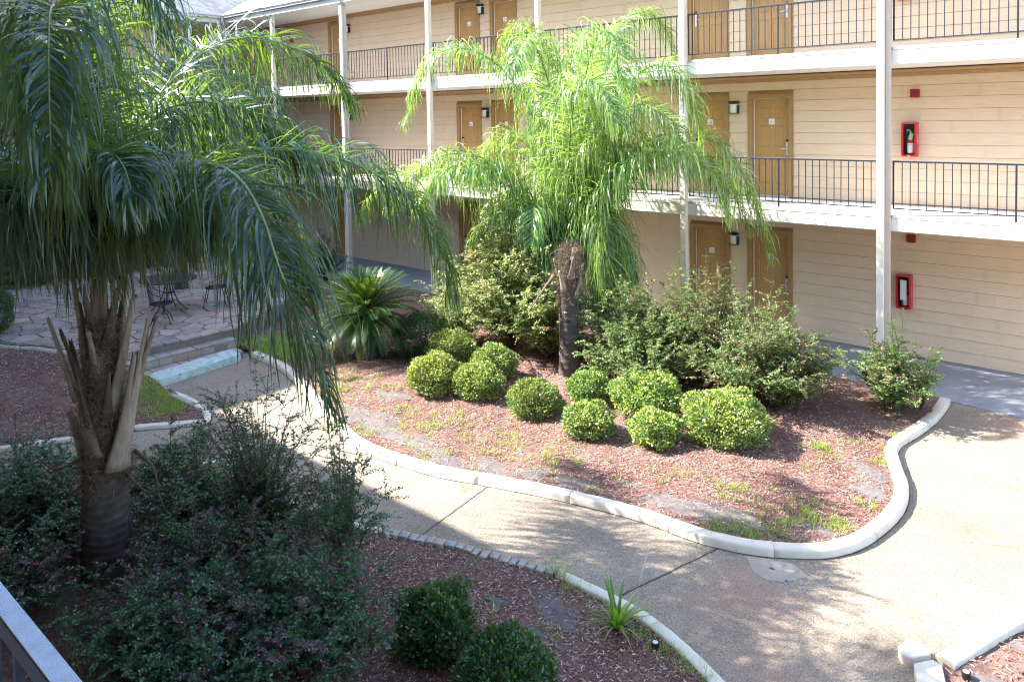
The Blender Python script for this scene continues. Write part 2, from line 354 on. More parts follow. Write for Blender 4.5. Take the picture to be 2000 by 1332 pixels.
def zi(x, y): return .05+.36*(lambda s: s*s*(3-2*s))(np.clip((-x-8.3)/3.3, 0, 1))+hz(x, y)
def zr(x, y): return .04+hz(x, y)
def bed(name, poly, zf_, step=.05):
    P_ = np.array(poly); x0, y0 = P_.min(0); x1, y1 = P_.max(0)
    xs_ = np.arange(x0, x1+step, step); ys_ = np.arange(y0, y1+step, step)
    X, Y = np.meshgrid(xs_, ys_, indexing='ij'); Z = zf_(X, Y)+rng.normal(0, .0035, X.shape)
    idx = np.arange(X.size).reshape(X.shape)
    cx = (X[:-1, :-1]+X[1:, 1:])/2; cy = (Y[:-1, :-1]+Y[1:, 1:])/2
    k = inside(poly, cx, cy)
    F = np.stack([idx[:-1, :-1][k], idx[1:, :-1][k], idx[1:, 1:][k], idx[:-1, 1:][k]], 1)
    used = np.unique(F); mp = np.zeros(X.size, int)-1; mp[used] = np.arange(len(used))
    V = np.stack([X.ravel(), Y.ravel(), Z.ravel()], 1)[used]
    return struct(name, npmesh(name, V, mp[F], True), MT['soil'])
def inset(pts, d):      # shift a polyline sideways (left of travel > 0)
    p_ = np.array(pts, float); t = np.gradient(p_, axis=0); t /= np.linalg.norm(t, axis=1)[:, None]
    return p_+np.stack([-t[:, 1], t[:, 0]], 1)*d
CPOLY = [tuple(q) for q in inset(spline(CO, 90), .10)]+[(1.1, -.34), (-14.2, -.34), (-15.5, -1.8), (-12.5, -2.9), (-10.6, -5.9), (-10.3, -6.0)]
FPOLY = [tuple(q) for q in inset(spline(LB, 60), -.06)]+[tuple(q) for q in inset(spline(PV, 20), -.05)]+[tuple(q) for q in inset(spline(LC, 30), -.06)]+[(3.4, -9.6), (3.4, -13.4), (-9.2, -13.4)]
IPOLY = [tuple(q) for q in inset(spline(IS, 70), -.08)]+[(-19.5, -13.3), (-19.5, -9.75), (-13.3, -9.4), (-11.5, -8.66), (-10.72, -8.2), (-10.0, -8.2)]
RPOLY = [tuple(q) for q in inset(spline(RB, 30), .07)]+[(2.62, -7.6), (2.9, -8.8), (6, -8.8), (6.5, -3.2)]
bed('centre_mulch_bed', CPOLY, zc); bed('front_mulch_bed', FPOLY, zf, .045); bed('left_mulch_bed', IPOLY, zi, .06); bed('right_mulch_bed', RPOLY, zr)

# weed fabric showing through the mulch
FAB = [(-5.6,-6.62,.40),(-5.0,-6.75,.32),(-4.26,-6.78,.34),(-3.5,-6.88,.30),(-2.87,-6.66,.26),(-2.3,-6.48,.22),(-1.75,-6.36,.24),(-.55,-6.06,.26),(-0.18,-6.0,.36),(0.22,-5.83,.30),(1.08,-3.75,.26),(1.15,-4.25,.2),(-5.9,-5.8,.26),(-1.2,-5.9,.12),(.95,-5.5,.16),
       (-0.92,-8.66,.11),(-0.50,-8.36,.20),(-0.24,-8.46,.16),(-0.37,-8.80,.15),(-0.05,-9.05,.12),(2.95,-6.9,.16),(3.2,-6.2,.25),(2.78,-7.25,.1)]
def zat(x, y):
    x = np.asarray(x, float); y = np.asarray(y, float); z = np.zeros(np.broadcast(x, y).shape)
    for poly, f in ((CPOLY, zc), (FPOLY, zf), (IPOLY, zi), (RPOLY, zr)):
        k = inside(poly, x, y); z = np.where(k, f(x, y), z)
    return z
for i, (x, y, r_) in enumerate(FAB):
    n = 26; a = np.arange(n)*2*np.pi/n
    rr = r_*(1+.28*np.sin(2*a+i)+.20*np.sin(3*a+2*i)+.13*np.sin(7*a+i)+.08*rng.normal(size=n)); ex = 1.35 if y > -8 else 1.1
    V = [(x, y)]+[(x+math.cos(q)*k_*.5*ex, y+math.sin(q)*k_*.36) for q, k_ in zip(a, rr)]+[(x+math.cos(q)*k_*ex, y+math.sin(q)*k_*.72) for q, k_ in zip(a, rr)]
    V = np.array(V); Z = zat(V[:, 0], V[:, 1])+.008+rng.normal(0, .003, len(V)); Z[1+n:] -= .006
    F = [(0, 1+k, 1+(k+1) % n, 1+(k+1) % n) for k in range(n)]
    me = bpy.data.meshes.new('weed_fabric'); me.from_pydata(np.c_[V, Z].tolist(), [], [(0, 1+k, 1+(k+1) % n) for k in range(n)]+[(1+k, 1+n+k, 1+n+(k+1) % n, 1+(k+1) % n) for k in range(n)])
    me.polygons.foreach_set('use_smooth', np.ones(len(me.polygons), bool)); me.update()
    link('weed_fabric_patch', me, MT['fabric'], bpy.data.objects['centre_mulch_bed' if i < 15 else 'front_mulch_bed' if i < 20 else 'right_mulch_bed'])
def scatter(poly, n, dens=None):
    P_ = np.array(poly); x0, y0 = P_.min(0); x1, y1 = P_.max(0)
    x = rng.uniform(x0, x1, n*3); y = rng.uniform(y0, y1, n*3); k = inside(poly, x, y)
    if dens is not None: k &= rng.random(len(x)) < dens(x, y)
    return x[k][:n], y[k][:n]
def offfab(x, y):
    d = np.ones(x.shape)
    for fx, fy, r_ in FAB:
        q = ((x-fx)/(r_*1.25))**2+((y-fy)/(r_*.75))**2; d = np.minimum(d, np.where(q < 1, .30+.7*q**2, 1))
    return d
def chips(name, poly, zf_, n, par, lo=.018, hi=.06, reg=None):
    x, y = scatter(poly, n, (lambda a, b: offfab(a, b)*(reg(a, b) if reg else 1))); n = len(x)
    a = rng.uniform(0, 2*np.pi, n); tl = rng.normal(0, .22, n); L = rng.uniform(lo, hi, n); W_ = rng.uniform(.005, .013, n)
    D = np.stack([np.cos(a)*np.cos(tl), np.sin(a)*np.cos(tl), np.sin(tl)], 1); S = norm(np.stack([-np.sin(a), np.cos(a), rng.normal(0, .35, n)], 1))
    C = np.stack([x, y, zf_(x, y)+.004+rng.uniform(0, .016, n)], 1)
    V = np.stack([C-D*L[:, None]/2-S*W_[:, None]/2, C-D*L[:, None]/2+S*W_[:, None]/2*.6, C+D*L[:, None]/2+S*W_[:, None]/2, C+D*L[:, None]/2-S*W_[:, None]/2*.6], 1)
    o = link(name, npmesh(name, V, quads(n)), MT['chips']); tag(o, kind='stuff', cat='mulch', label=par)
vis_c = lambda x, y: np.where((y > -2.2) | (x < -9), .3, 1)
chips('mulch', CPOLY, zc, 80000, 'red brown bark mulch spread over the sunny curved centre bed', .014, .044, reg=vis_c)
chips('mulch', FPOLY, zf, 56000, 'dark red bark mulch in the shaded bed below the balcony', .012, .040, reg=lambda x, y: np.where((y > -11.3) & (x < 2), 1, .1))
chips('mulch', IPOLY, zi, 36000, 'greyish bark mulch in the shaded bed sloping up beside the patio', .02, .055, reg=lambda x, y: np.where(x < -15, .2, 1))
chips('mulch', RPOLY, zr, 9000, 'red bark mulch in the small bed at the bottom right corner')

# ---- curbs: cream concrete, cast in sections
def curb(name, label, pts, width, h, cut=1.25, zb=-.03, side=1, sec_gap=.0035):
    root = empty(name, label, 'curb', (0, 0, 0))
    C_ = spline(pts, max(24, int(len(pts)*9))); s = np.r_[0, np.cumsum(np.linalg.norm(np.diff(C_, axis=0), axis=1))]; L = s[-1]
    ncut = max(1, round(L/cut)); cuts = np.linspace(0, L, ncut+1)+np.r_[0, rng.normal(0, .06, ncut-1), 0]
    prof = [(0, zb), (0, h*.72), (.012, h*.92), (.032, h), (width*.55, h*1.02), (width-.03, h*.98), (width-.008, h*.9), (width, h*.7), (width, zb)]
    for a, b in zip(cuts[:-1], cuts[1:]):
        m_ = max(3, int((b-a)/.07)); t = np.linspace(a+sec_gap/2, b-sec_gap/2, m_)
        c = np.stack([np.interp(t, s, C_[:, 0]), np.interp(t, s, C_[:, 1])], 1); tt = np.gradient(c, axis=0); tt /= np.linalg.norm(tt, axis=1)[:, None]
        nn = np.stack([-tt[:, 1], tt[:, 0]], 1)*side; dz = rng.normal(0, .003)
        V = []; k = len(prof)
        for i in range(m_):
            jw = rng.normal(0, .0022)
            for o_, z in prof: V.append((c[i, 0]+nn[i, 0]*(o_+jw), c[i, 1]+nn[i, 1]*(o_+jw), z+dz*(z > 0)+rng.normal(0, .0012)))
        F = [(i*k+j, i*k+j+1, (i+1)*k+j+1, (i+1)*k+j) for i in range(m_-1) for j in range(k-1)]
        F += [tuple(range(k)), tuple((m_-1)*k+j for j in reversed(range(k)))]
        me = bpy.data.meshes.new('curb_section'); me.from_pydata(V, [], F)
        bm = bmesh.new(); bm.from_mesh(me); bmesh.ops.recalc_face_normals(bm, faces=bm.faces); bm.to_mesh(me); bm.free()
        me.polygons.foreach_set('use_smooth', [len(p_.vertices) == 4 for p_ in me.polygons]); me.update()
        link('curb_section', me, MT['curb'], root)
    return root
curb('curb', 'long S shaped cream curb in sunlight round the centre bed', CO, .16, .10)
curb('curb', 'cream curb edging the left side of the shaded front bed', LB, .12, .05, side=-1)
curb('curb', 'cream curb section after the cobbles, running out of the picture bottom', LC, .125, .055, side=-1)
curb('curb', 'cream curb with pointed tip round the shaded left mulch bed', IS, .13, .065, side=-1)
curb('curb', 'straight sunlit curb at the lower right edge', RB, .17, .10, side=1)
bt = empty('broken_curb', 'two broken curb lumps with a dark crack at the bottom right', 'curb')
def lump(poly, h, jit):
    m_ = MB().prism(poly, -.02, h); me = m_.mesh('curb_piece', .018, True, 3)
    link('curb_piece', me, MT['curb'], bt)
lump([(2.20,-6.97),(2.24,-6.85),(2.34,-6.80),(2.43,-6.86),(2.45,-6.92),(2.38,-7.0),(2.34,-7.06),(2.26,-7.06)], .10, 0)
lump([(2.36,-7.11),(2.42,-7.03),(2.47,-6.96),(2.55,-6.99),(2.66,-7.3),(2.95,-8.0),(2.80,-8.05),(2.55,-7.6)], .095, 0)

# ---- cobble edging
pe = empty('paver_edging', 'row of small tan and grey cobbles edging the shaded front bed', 'edging')
pc = spline(PV, 200); s = np.r_[0, np.cumsum(np.linalg.norm(np.diff(pc, axis=0), axis=1))]; pos = .06
while pos < s[-1]-.03:
    L = random.uniform(.085, .125); c = (np.interp(pos+L/2, s, pc[:, 0]), np.interp(pos+L/2, s, pc[:, 1])); c2 = (np.interp(pos+L, s, pc[:, 0]), np.interp(pos+L, s, pc[:, 1]))
    a = math.atan2(c2[1]-c[1], c2[0]-c[0]); h = random.uniform(.055, .078); wd = random.uniform(.10, .125)
    me = MB().box(-L/2+.004, L/2-.004, -wd, 0, -.03, h).mesh('paver', .012, True, 2)
    bm = bmesh.new(); bm.from_mesh(me)
    for v in bm.verts: v.co += Vector((random.gauss(0, .003), random.gauss(0, .003), random.gauss(0, .003)))
    bm.to_mesh(me); bm.free()
    o = link('paver', me, MT['paver'], pe, (c[0], c[1], 0)); o.rotation_euler = (random.gauss(0, .05), random.gauss(0, .05), a+random.gauss(0, .06))
    pos += L+random.uniform(.004, .012)
# dark brick edging by the left bed
pe2 = empty('paver_edging', 'short dark brick edging beside the bright green grass patch', 'edging')
for i in range(9):
    x = -9.15+i*.118; o = MB().box(-.052, .052, -.05, .05, -.02, .085).build('paver', MT['paver'], pe2, (x, -8.12+.004*i, 0), .01, True, 2)
    o.rotation_euler = (0, 0, random.gauss(.02, .05))

# ---- joints in the aggregate path
pth = bpy.data.objects['path']
for a, b in (((-2.60,-6.99),(-2.40,-8.27)), ((.27,-6.44),(-.08,-7.80)), ((-5.62,-7.75),(-4.55,-7.42)), ((-5.62,-7.75),(-5.8,-8.66)), ((-7.4,-8.2),(-5.95,-8.62)), ((.95,-6.14),(2.25,-6.85)), ((1.6,-4.9),(3.3,-4.15))):
    a = np.array(a); b = np.array(b); n_ = 26; t = np.linspace(0, 1, n_)[:, None]; c = a+(b-a)*t+rng.normal(0, .0035, (n_, 2)); d = (b-a)/np.linalg.norm(b-a); nn = np.array([-d[1], d[0]])
    wdt = (.006+np.abs(rng.normal(0, .0025, n_)))[:, None]*(.55 if a[0] > .9 else 1); V = np.vstack([np.c_[c-nn*wdt, np.full(n_, .004)], np.c_[c+nn*wdt, np.full(n_, .004)]])
    F = [(i, i+1, n_+i+1, n_+i) for i in range(n_-1)]
    link('joint_filler', npmesh('joint_filler', V, F), MT['paths_joint' if a[0] < .9 else 'patch'], pth)
for pl_, dd_ in ((CO, -.004), (LB[2:], .004), (PV, .012), (LC, .004), (IS, .004)):
    c = inset(spline(pl_, 160), dd_); n_ = len(c); q = inset(c, .5)-c; q /= np.linalg.norm(q, axis=1)[:, None]; wd_ = .004+.007*np.abs(np.sin(np.arange(n_)*.7))*rng.random(n_)
    V = np.vstack([np.c_[c-q*wd_[:, None], np.full(n_, .0045)], np.c_[c+q*wd_[:, None], np.full(n_, .0045)]])
    link('edge_dirt', npmesh('edge_dirt', V, [(i, i+1, n_+i+1, n_+i) for i in range(n_-1)]), MT['paths_joint'], pth)
nl = 420; xx = rng.uniform(-9, 4, nl); yy_ = rng.uniform(-9.2, -.3, nl); kk = ~inside(CPOLY, xx, yy_) & ~inside(FPOLY, xx, yy_) & ~inside(IPOLY, xx, yy_) & ~inside(RPOLY, xx, yy_); xx, yy_ = xx[kk], yy_[kk]; nl = len(xx); aa = rng.uniform(0, 6.28, nl)
V = leaf_verts(np.c_[xx, yy_, np.full(nl, .010)], np.c_[np.cos(aa), np.sin(aa), rng.normal(0, .08, nl)], np.c_[rng.normal(0, .2, (nl, 2)), np.ones(nl)], rng.uniform(.010, .028, nl), rng.uniform(.006, .014, nl))
tag(link('leaf_litter', npmesh('leaf_litter', V, quads(nl)), MT['chips']), 'scattered dry leaf bits and chips on the path', 'litter', kind='stuff')
vb = empty('drain_patch', 'pale broken concrete patch in the path against the curb bend', 'drain cover', (.86, -6.43, 0))
MB().prism([(-.30,.06),(-.12,-.17),(.02,-.22),(.20,-.14),(.33,.10),(.16,.22),(-.1,.14)], -.01, .0035).build('slab', MT['patch'], vb)
MB().prism([(-.03,.0),(.01,-.02),(.04,.0),(.02,.02),(-.01,.02)], .003, .0055).build('hole', MT['soil'], vb)

# ---- flagstone patio and steps
pat = tag(MB().prism(PATIO, -.05, .425).build('patio', MT['mortar']), kind='structure')
def clip(poly, nx, ny, c):
    out = []
    for i in range(len(poly)):
        a, b = poly[i], poly[(i+1) % len(poly)]; da = a[0]*nx+a[1]*ny-c; db = b[0]*nx+b[1]*ny-c
        if da <= 0: out.append(a)
        if (da < 0) != (db < 0) and da != db:
            t = da/(da-db); out.append((a[0]+(b[0]-a[0])*t, a[1]+(b[1]-a[1])*t))
    return out
def voronoi(region, seeds, gap):
    S = np.array(seeds); cells = []
    for i, s_ in enumerate(S):
        d = ((S-s_)**2).sum(1); order = np.argsort(d)[1:22]; poly = list(region)
        for j in order:
            n_ = S[j]-s_; L = np.linalg.norm(n_); n_ = n_/L; c = n_@((S[j]+s_)/2)-gap/2
            poly = clip(poly, n_[0], n_[1], c)
            if len(poly) < 3: break
        if len(poly) >= 3: cells.append(poly)
    return cells
def poisson(region, r_, n):
    P_ = np.array(region); lo, hi = P_.min(0), P_.max(0); out = []
    for _ in range(n*60):
        q = rng.uniform(lo, hi)
        if not inside(region, np.array([q[0]]), np.array([q[1]]))[0]: continue
        if all((q[0]-o[0])**2+(q[1]-o[1])**2 > r_*r_ for o in out): out.append(tuple(q))
        if len(out) >= n: break
    return out
def chamfer(poly, f=.22):
    out = []
    for i in range(len(poly)):
        a, b, c = poly[i-1], poly[i], poly[(i+1) % len(poly)]
        out += [(b[0]+(a[0]-b[0])*f, b[1]+(a[1]-b[1])*f), (b[0]+(c[0]-b[0])*f, b[1]+(c[1]-b[1])*f)]
    return out
pin = [(-10.72,-8.10),(-10.61,-5.99),(-12.52,-3.0),(-15.9,-1.8),(-19.40,-1.95),(-19.40,-9.70),(-13.3,-9.30),(-11.52,-8.57)]
for c in voronoi(pin, poisson(pin, .37, 290), .03):
    MB().prism(chamfer(c, .16), .41, .45+random.gauss(0, .003)).build('flagstone', MT['flag'], pat, bevel=.006)
st = tag(MB().box(-10.72, -10.30, -8.22, -6.08, -.03, .272).build('steps', MT['mortar']), kind='structure')
MB().box(-10.40, -9.98, -8.24, -6.16, -.04, .122).build('step_core', MT['mortar'], st)
def treads(x0, x1, y0, y1, z0, z1, n, skew):
    ys_ = np.linspace(y0, y1, n+1)+np.r_[0, rng.normal(0, .05, n-1), 0]
    for a, b in zip(ys_[:-1], ys_[1:]):
        q = lambda y: x1+skew*(y-y0)
        MB().prism([(x0, a+.008), (q(a)+random.gauss(0, .008), a+.008), (q(b)+random.gauss(0, .008), b-.008), (x0, b-.008)], z0, z1+random.gauss(0, .002)).build('tread_stone', MT['flag'], st, bevel=.005)
treads(-10.74, -10.33, -8.22, -6.08, .268, .302, 5, 0)
treads(-10.36, -9.98, -8.24, -6.16, .118, .15, 5, 0)
treads(-10.82, -10.64, -8.15, -5.97, .428, .462, 6, .04)
for z0, z1, x in ((.16, .265, -10.315), (.31, .425, -10.695)):          # riser stones
    ys_ = np.linspace(-8.2, -6.05, 9)
    for a, b in zip(ys_[:-1], ys_[1:]): MB().box(x-.03, x+.012+random.uniform(0, .01), a+.006, b-.006, z0-.01, z1).build('riser_stone', MT['flag'], st, bevel=.006)
ac = MB(); n_ = 22
yy = np.linspace(-8.22, -6.30, n_); xf = -9.55-.28*(yy+8.22)/1.92
prof = [(-.42, .10), (-.42, .15), (-.1, .158), (-.035, .15), (-.006, .128), (0, .07), (.012, -.03)]
V = [(xf[i]+o_+rng.normal(0, .006 if z < .12 else .002), yy[i], z+rng.normal(0, .003)) for i in range(n_) for o_, z in prof]; k = len(prof)
F = [(i*k+j, i*k+j+1, (i+1)*k+j+1, (i+1)*k+j) for i in range(n_-1) for j in range(k-1)]
ac.add(V, F); ac.add([V[j] for j in range(k)], [tuple(range(k))]); ac.add([V[(n_-1)*k+j] for j in range(k)], [tuple(reversed(range(k)))])
ac.build('step_kerb', MT['aqua'], st, smooth=False)
pcb = [(-11.5,-8.66),(-12.4,-9.02),(-13.3,-9.42),(-15.5,-9.6),(-19.3,-9.85)]
r_ = curb('curb', 'thin white curb along the near edge of the stone patio', pcb, .09, .45, zb=.2, side=1)
hp = spline([(-15.6,-2.1),(-15.0,-2.35),(-14.2,-2.5),(-13.4,-2.75),(-12.7,-3.05),(-12.4,-3.5)], 40)
tag(MB().tube([(x, y, .475) for x, y in hp], .014, 8).build('garden_hose', MT['wax'], smooth=True), 'bright blue garden hose lying along the far patio edge', 'hose')
pebble = [(-3.9, -6.1), (-.3, -8.9), (-.45, -8.95), (-1.25, -8.75)]
def tufts(name, label, spots, parent=None, mat='grass', h=.09, per=26, wdt=.006, spread=.05):
    P_, Dr, Ln = [], [], []
    S = np.array(spots); n = len(S)*per; i = np.repeat(np.arange(len(S)), per)
    off = rng.normal(0, 1, (n, 2))*spread*S[i, 2:3]; x = S[i, 0]+off[:, 0]; y = S[i, 1]+off[:, 1]
    b = np.stack([x, y, zat(x, y)], 1); a = rng.uniform(0, 2*np.pi, n); L = h*S[i, 2]*rng.uniform(.4, 1.3, n); lean = rng.uniform(.2, 1.1, n)
    t = np.linspace(0, 1, 5)[None, :]
    out = lean[:, None]*t**1.6*L[:, None]; up = L[:, None]*(t-.35*lean[:, None]*t**2)
    P_ = np.stack([b[:, :1]+np.cos(a)[:, None]*out, b[:, 1:2]+np.sin(a)[:, None]*out, b[:, 2:]+up], -1)
    W_ = wdt*np.sqrt(S[i, 2])[:, None]*np.array([.7, 1, .85, .55, .12])[None, :]
    Sd = np.repeat(np.stack([-np.sin(a), np.cos(a), 0*a], 1)[:, None], 5, 1)
    V, F = ribbons(P_, W_*np.ones((n, 1)), Sd)
    o = link(name, npmesh(name, V, F, tint=np.repeat(rng.random(n), 10)), MT[mat]); return tag(o, label, 'grass', kind='stuff')
def blobs(cs, n):
    out = []
    for x, y, r_, k in cs:
        for _ in range(k): out.append((x+random.gauss(0, r_), y+random.gauss(0, r_*.6), random.uniform(.5, 1.2)))
    return out
wc = blobs([(-4.3,-6.2,.7,30),(-2.5,-5.9,.7,30),(0,-5.3,.6,22),(-6.3,-5.9,.6,22),(-4.3,-6.1,.35,16),(-3.17,-5.95,.35,18),(-2.47,-6.1,.25,12),(-.86,-5.45,.2,8),(.30,-3.5,.12,16),(.6,-5.1,.2,12),(.8,-5.45,.22,15),(.62,-5.85,.22,18),(1.15,-5.35,.10,10),(-.07,-5.2,.2,9),(.5,-3.9,.2,5),(.77,-3.0,.15,6),(.1,-6.2,.14,14),(.45,-6.12,.12,14),(-2.6,-5.05,.12,10),(-5.1,-6.3,.3,14),(-6.6,-6.2,.3,14),(-7.3,-5.9,.35,18),(-6.2,-5.6,.25,10),(-5.2,-7.0,.12,8),(-3.9,-6.9,.2,8),(-3.1,-4.6,.12,12),(.95,-2.4,.08,8),(1.05,-3.35,.08,8),(1.2,-4.6,.07,6)], 0)
tufts('weeds', 'small lime green weeds dotted over the sunny centre bed', wc, h=.08, per=22, spread=.045)
tufts('grass', 'thick grass beside the right end of the patio steps', [(x, y, 1.4) for x, y in zip(rng.uniform(-10.5, -8.6, 150), rng.uniform(-5.95, -5.0, 150))], h=.13, per=26, spread=.06)
tufts('grass', 'bright green grass wedge between the palm and the aqua step', [(x, y, 1.1) for x, y in zip(rng.uniform(-9.9, -8.1, 260), rng.uniform(-9.0, -8.14, 260)) if (y > -8.55 or random.random() < .35)], h=.07, per=30, spread=.05)
wf = blobs([(-.72,-7.98,.07,8),(-.45,-8.0,.07,7),(-.3,-8.02,.07,6),(-1.45,-8.35,.10,5),(-1.35,-8.75,.1,3),(-.9,-8.9,.12,4),(-.2,-8.65,.15,6),(.35,-8.15,.14,14),(.62,-8.2,.12,14),(.95,-8.3,.1,14),(-.05,-9.2,.2,6)], 0)
tufts('weeds', 'thin weeds in the shaded bed along the lower curb', wf, h=.10, per=11, wdt=.004, spread=.035)
tufts('weeds', 'taller grass weeds leaning over the curb where the cobbles end', [(-.74,-7.95,1.1),(-.66,-7.97,1.2),(-.60,-7.99,1.0),(-.78,-7.98,.8)], h=.24, per=11, wdt=.006, spread=.02)
ly = empty('lily_clump', 'strap leaved lily clump with some dry blades beside the lower curb', 'plant', (.17, -8.22, 0))
def strap(n, L0, L1, wd, tints, lean0, lean1, name, parent, mat):
    a = rng.uniform(0, 2*np.pi, n); L = rng.uniform(L0, L1, n); lean = rng.uniform(lean0, lean1, n); t = np.linspace(0, 1, 9)[None, :]
    out = L[:, None]*(lean[:, None]*t**1.2); up = L[:, None]*(t*np.sqrt(np.maximum(0, 1-lean[:, None]**2*.6))-.42*lean[:, None]*t**2.4)
    P_ = np.stack([np.cos(a)[:, None]*(out+.015), np.sin(a)[:, None]*(out+.015), up], -1); W_ = wd*np.array([.7, .95, 1, 1, .95, .85, .7, .4, .05])[None, :]*np.ones((n, 1))
    V, F = ribbons(P_, W_, np.repeat(np.stack([-np.sin(a), np.cos(a), 0*a], 1)[:, None], 9, 1))
    return link(name, npmesh(name, V, F, True, np.repeat(rng.uniform(*tints, n), 18)), MT[mat], parent)
strap(30, .30, .55, .028, (0, .5), .25, .85, 'green_leaves', ly, 'lime'); strap(14, .24, .46, .016, (.9, 1), .8, 1.0, 'dry_leaves', ly, 'grass')
tag(MB().tube([(-.05,-7.52,.01),(-.02,-7.47,.15),(.02,-7.44,.33),(.07,-7.43,.40)], [.006, .006, .005, .003], 6).build('dry_stalk', MT['paper'], smooth=True), 'thin pale dry stalk standing up by the path joint', 'stalk')
for x, y, lb, c_ in ((.58, -8.24, 'small black ground light in the shaded front bed', 'black'), (2.72, -6.98, 'round black ground light with white lens in the corner bed', 'lampglass')):
    g = empty('ground_light', lb, 'ground light', (x, y, float(zat(x, y))))
    MB().lathe([(.03, 0), (.034, .045), (.038, .05), (.036, .062), (.026, .062)], n=16).build('housing', MT['black'], g, smooth=False)
    MB().lathe([(.0245, .056), (.0245, .0635), (.012, .066)], n=16).build('lens', MT[c_ if c_ != 'black' else 'steel'], g)
tag(MB().prism([(-2.99,-4.99),(-2.90,-5.01),(-2.88,-4.95),(-2.93,-4.93),(-2.98,-4.94)], float(zc(-2.95, -4.97))+.02, float(zc(-2.95, -4.97))+.028).build('paper_scrap', MT['paper']), 'scrap of white paper between two round shrubs', 'litter')
tag(MB().lathe([(.014, 0), (.015, .012), (.011, .016)], (1.06, -6.54, .0), 12).build('bottle_cap', MT['wax']), 'tiny blue bottle cap on the sunlit path', 'litter')
def table(loc):
    t = empty('patio_table', 'round black mesh patio table behind the big palm', 'table', loc)
    MB().lathe([(.56, .705), (.60, .70), (.605, .715), (.60, .728), (.56, .724)], n=40).build('rim', MT['iron'], t, smooth=True)
    m_ = MB()
    for i in range(-27, 28):
        q = i*.0205; w_ = math.sqrt(max(0, .575**2-q*q)); m_.box(-w_, w_, q-.0042, q+.0042, .712, .716); m_.box(q-.0042, q+.0042, -w_, w_, .7165, .72)
    tag(m_.build('mesh_top', MT['iron'], t), kind='stuff')
    for k in range(4):
        a = math.pi/4+k*math.pi/2; c, s_ = math.cos(a), math.sin(a)
        MB().tube([(c*.05, s_*.05, .70), (c*.10, s_*.10, .45), (c*.20, s_*.20, .2), (c*.36, s_*.36, .04), (c*.40, s_*.40, 0)], .013, 6).build('leg', MT['iron'], t, smooth=True)
    MB().lathe([(.10, .40), (.108, .405), (.10, .415)], n=18).build('brace_ring', MT['iron'], t)
def chair(loc, rz, label, cantil):
    c = empty('patio_chair', label, 'chair', loc, 'black wrought iron chairs round the patio table', rz)
    MB().tube([(.24*math.cos(a)*(1 if math.sin(a) < 0 else .9), .23*math.sin(a), .42) for a in np.linspace(0, 2*math.pi, 21)], .011, 6, False).build('seat_rim', MT['iron'], c, smooth=True)
    m_ = MB()
    for i in range(-10, 11):
        q = i*.0205; w_ = math.sqrt(max(0, .222**2-q*q)); m_.box(-w_, w_, q-.005, q+.005, .417, .421); m_.box(q-.005, q+.005, -w_, w_, .4215, .4255)
    tag(m_.build('mesh_seat', MT['iron'], c), kind='stuff')
    bk = [(-.26, -.02, .60), (-.25, .12, .66), (-.20, .22, .78), (-.12, .27, .86), (0, .285, .885), (.12, .27, .86), (.20, .22, .78), (.25, .12, .66), (.26, -.02, .60)]
    MB().tube([(-.24, -.10, .42), (-.26, -.10, .58)]+bk+[(.26, -.10, .58), (.24, -.10, .42)], .011, 6).build('back_frame', MT['iron'], c, smooth=True)
    m2 = MB()
    for i in range(-9, 10):
        x = i*.024; zt = .875-1.6*x*x*1.4; y = .275-.9*x*x
        m2.tube([(x, .20-x*x, .43), (x, .24-x*x, .62), (x, y, zt)], .0032, 4)
    for z in np.arange(.47, .86, .028):
        h = math.sqrt(max(.0, (.88-z)/2.1)); h = min(h, .225); m2.tube([(-h, .215+.1*(z-.43)-h*h*.9, z), (0, .215+.13*(z-.43), z), (h, .215+.1*(z-.43)-h*h*.9, z)], .003, 4)
    tag(m2.build('mesh_back', MT['iron'], c), kind='stuff')
    if cantil:
        for sx in (-1, 1): MB().tube([(sx*.20, .17, .415), (sx*.22, .20, .25), (sx*.23, .24, .02), (sx*.235, .24, 0)], .010, 6).build('leg', MT['iron'], c, smooth=True)
        for sx in (-1, 1): MB().tube([(sx*.20, -.17, .415), (sx*.215, -.20, .22), (sx*.225, -.25, .0)], .010, 6).build('leg', MT['iron'], c, smooth=True)
    else:
        for a in (.8, 2.34, 3.94, 5.48): MB().tube([(.03*math.cos(a), .03*math.sin(a), .40), (.09*math.cos(a), .09*math.sin(a), .25), (.2*math.cos(a), .2*math.sin(a), .17), (.27*math.cos(a), .27*math.sin(a), .0)], .011, 6).build('leg', MT['iron'], c, smooth=True)
table((-13.15, -6.15, .45))
chair((-12.2, -6.75, .45), 2.6, 'black wrought iron chair in front of the patio table', False)
chair((-12.75, -5.25, .45), -.6, 'black wrought iron chair at the right of the patio table', True)

# ================================================================ BUILDINGS
D = 1.854; FL = [0.0, 2.862, 5.70]; SOF = [2.60, 5.42, 8.10]; XL, XR = -23.4, 7.5
A = empty('motel_wing', 'three storey tan motel wing with open galleries facing the garden', 'building', (0, 0, 0))
DOORS = [ # x0, x1, hinge-side handle (1 = right), number
 [(-4.42, -3.64, -1, '118'), (-3.05, -2.27, 1, '117'), (-11.87, -11.07, -1, '114'), (-10.58, -9.80, 1, '115'), (-18.0, -17.2, 1, '111')],
 [(-4.44, -3.66, -1, '218'), (-3.03, -2.25, 1, '217'), (-11.87, -11.09, -1, '214'), (-10.52, -9.74, 1, '215'), (-18.0, -17.2, 1, '211')],
 [(-4.44, -3.66, -1, '318'), (-3.05, -2.25, 1, '317'), (-11.87, -11.09, -1, '314'), (-10.50, -9.72, 1, '315'), (-18.0, -17.2, 1, '311')]]
TR = .10
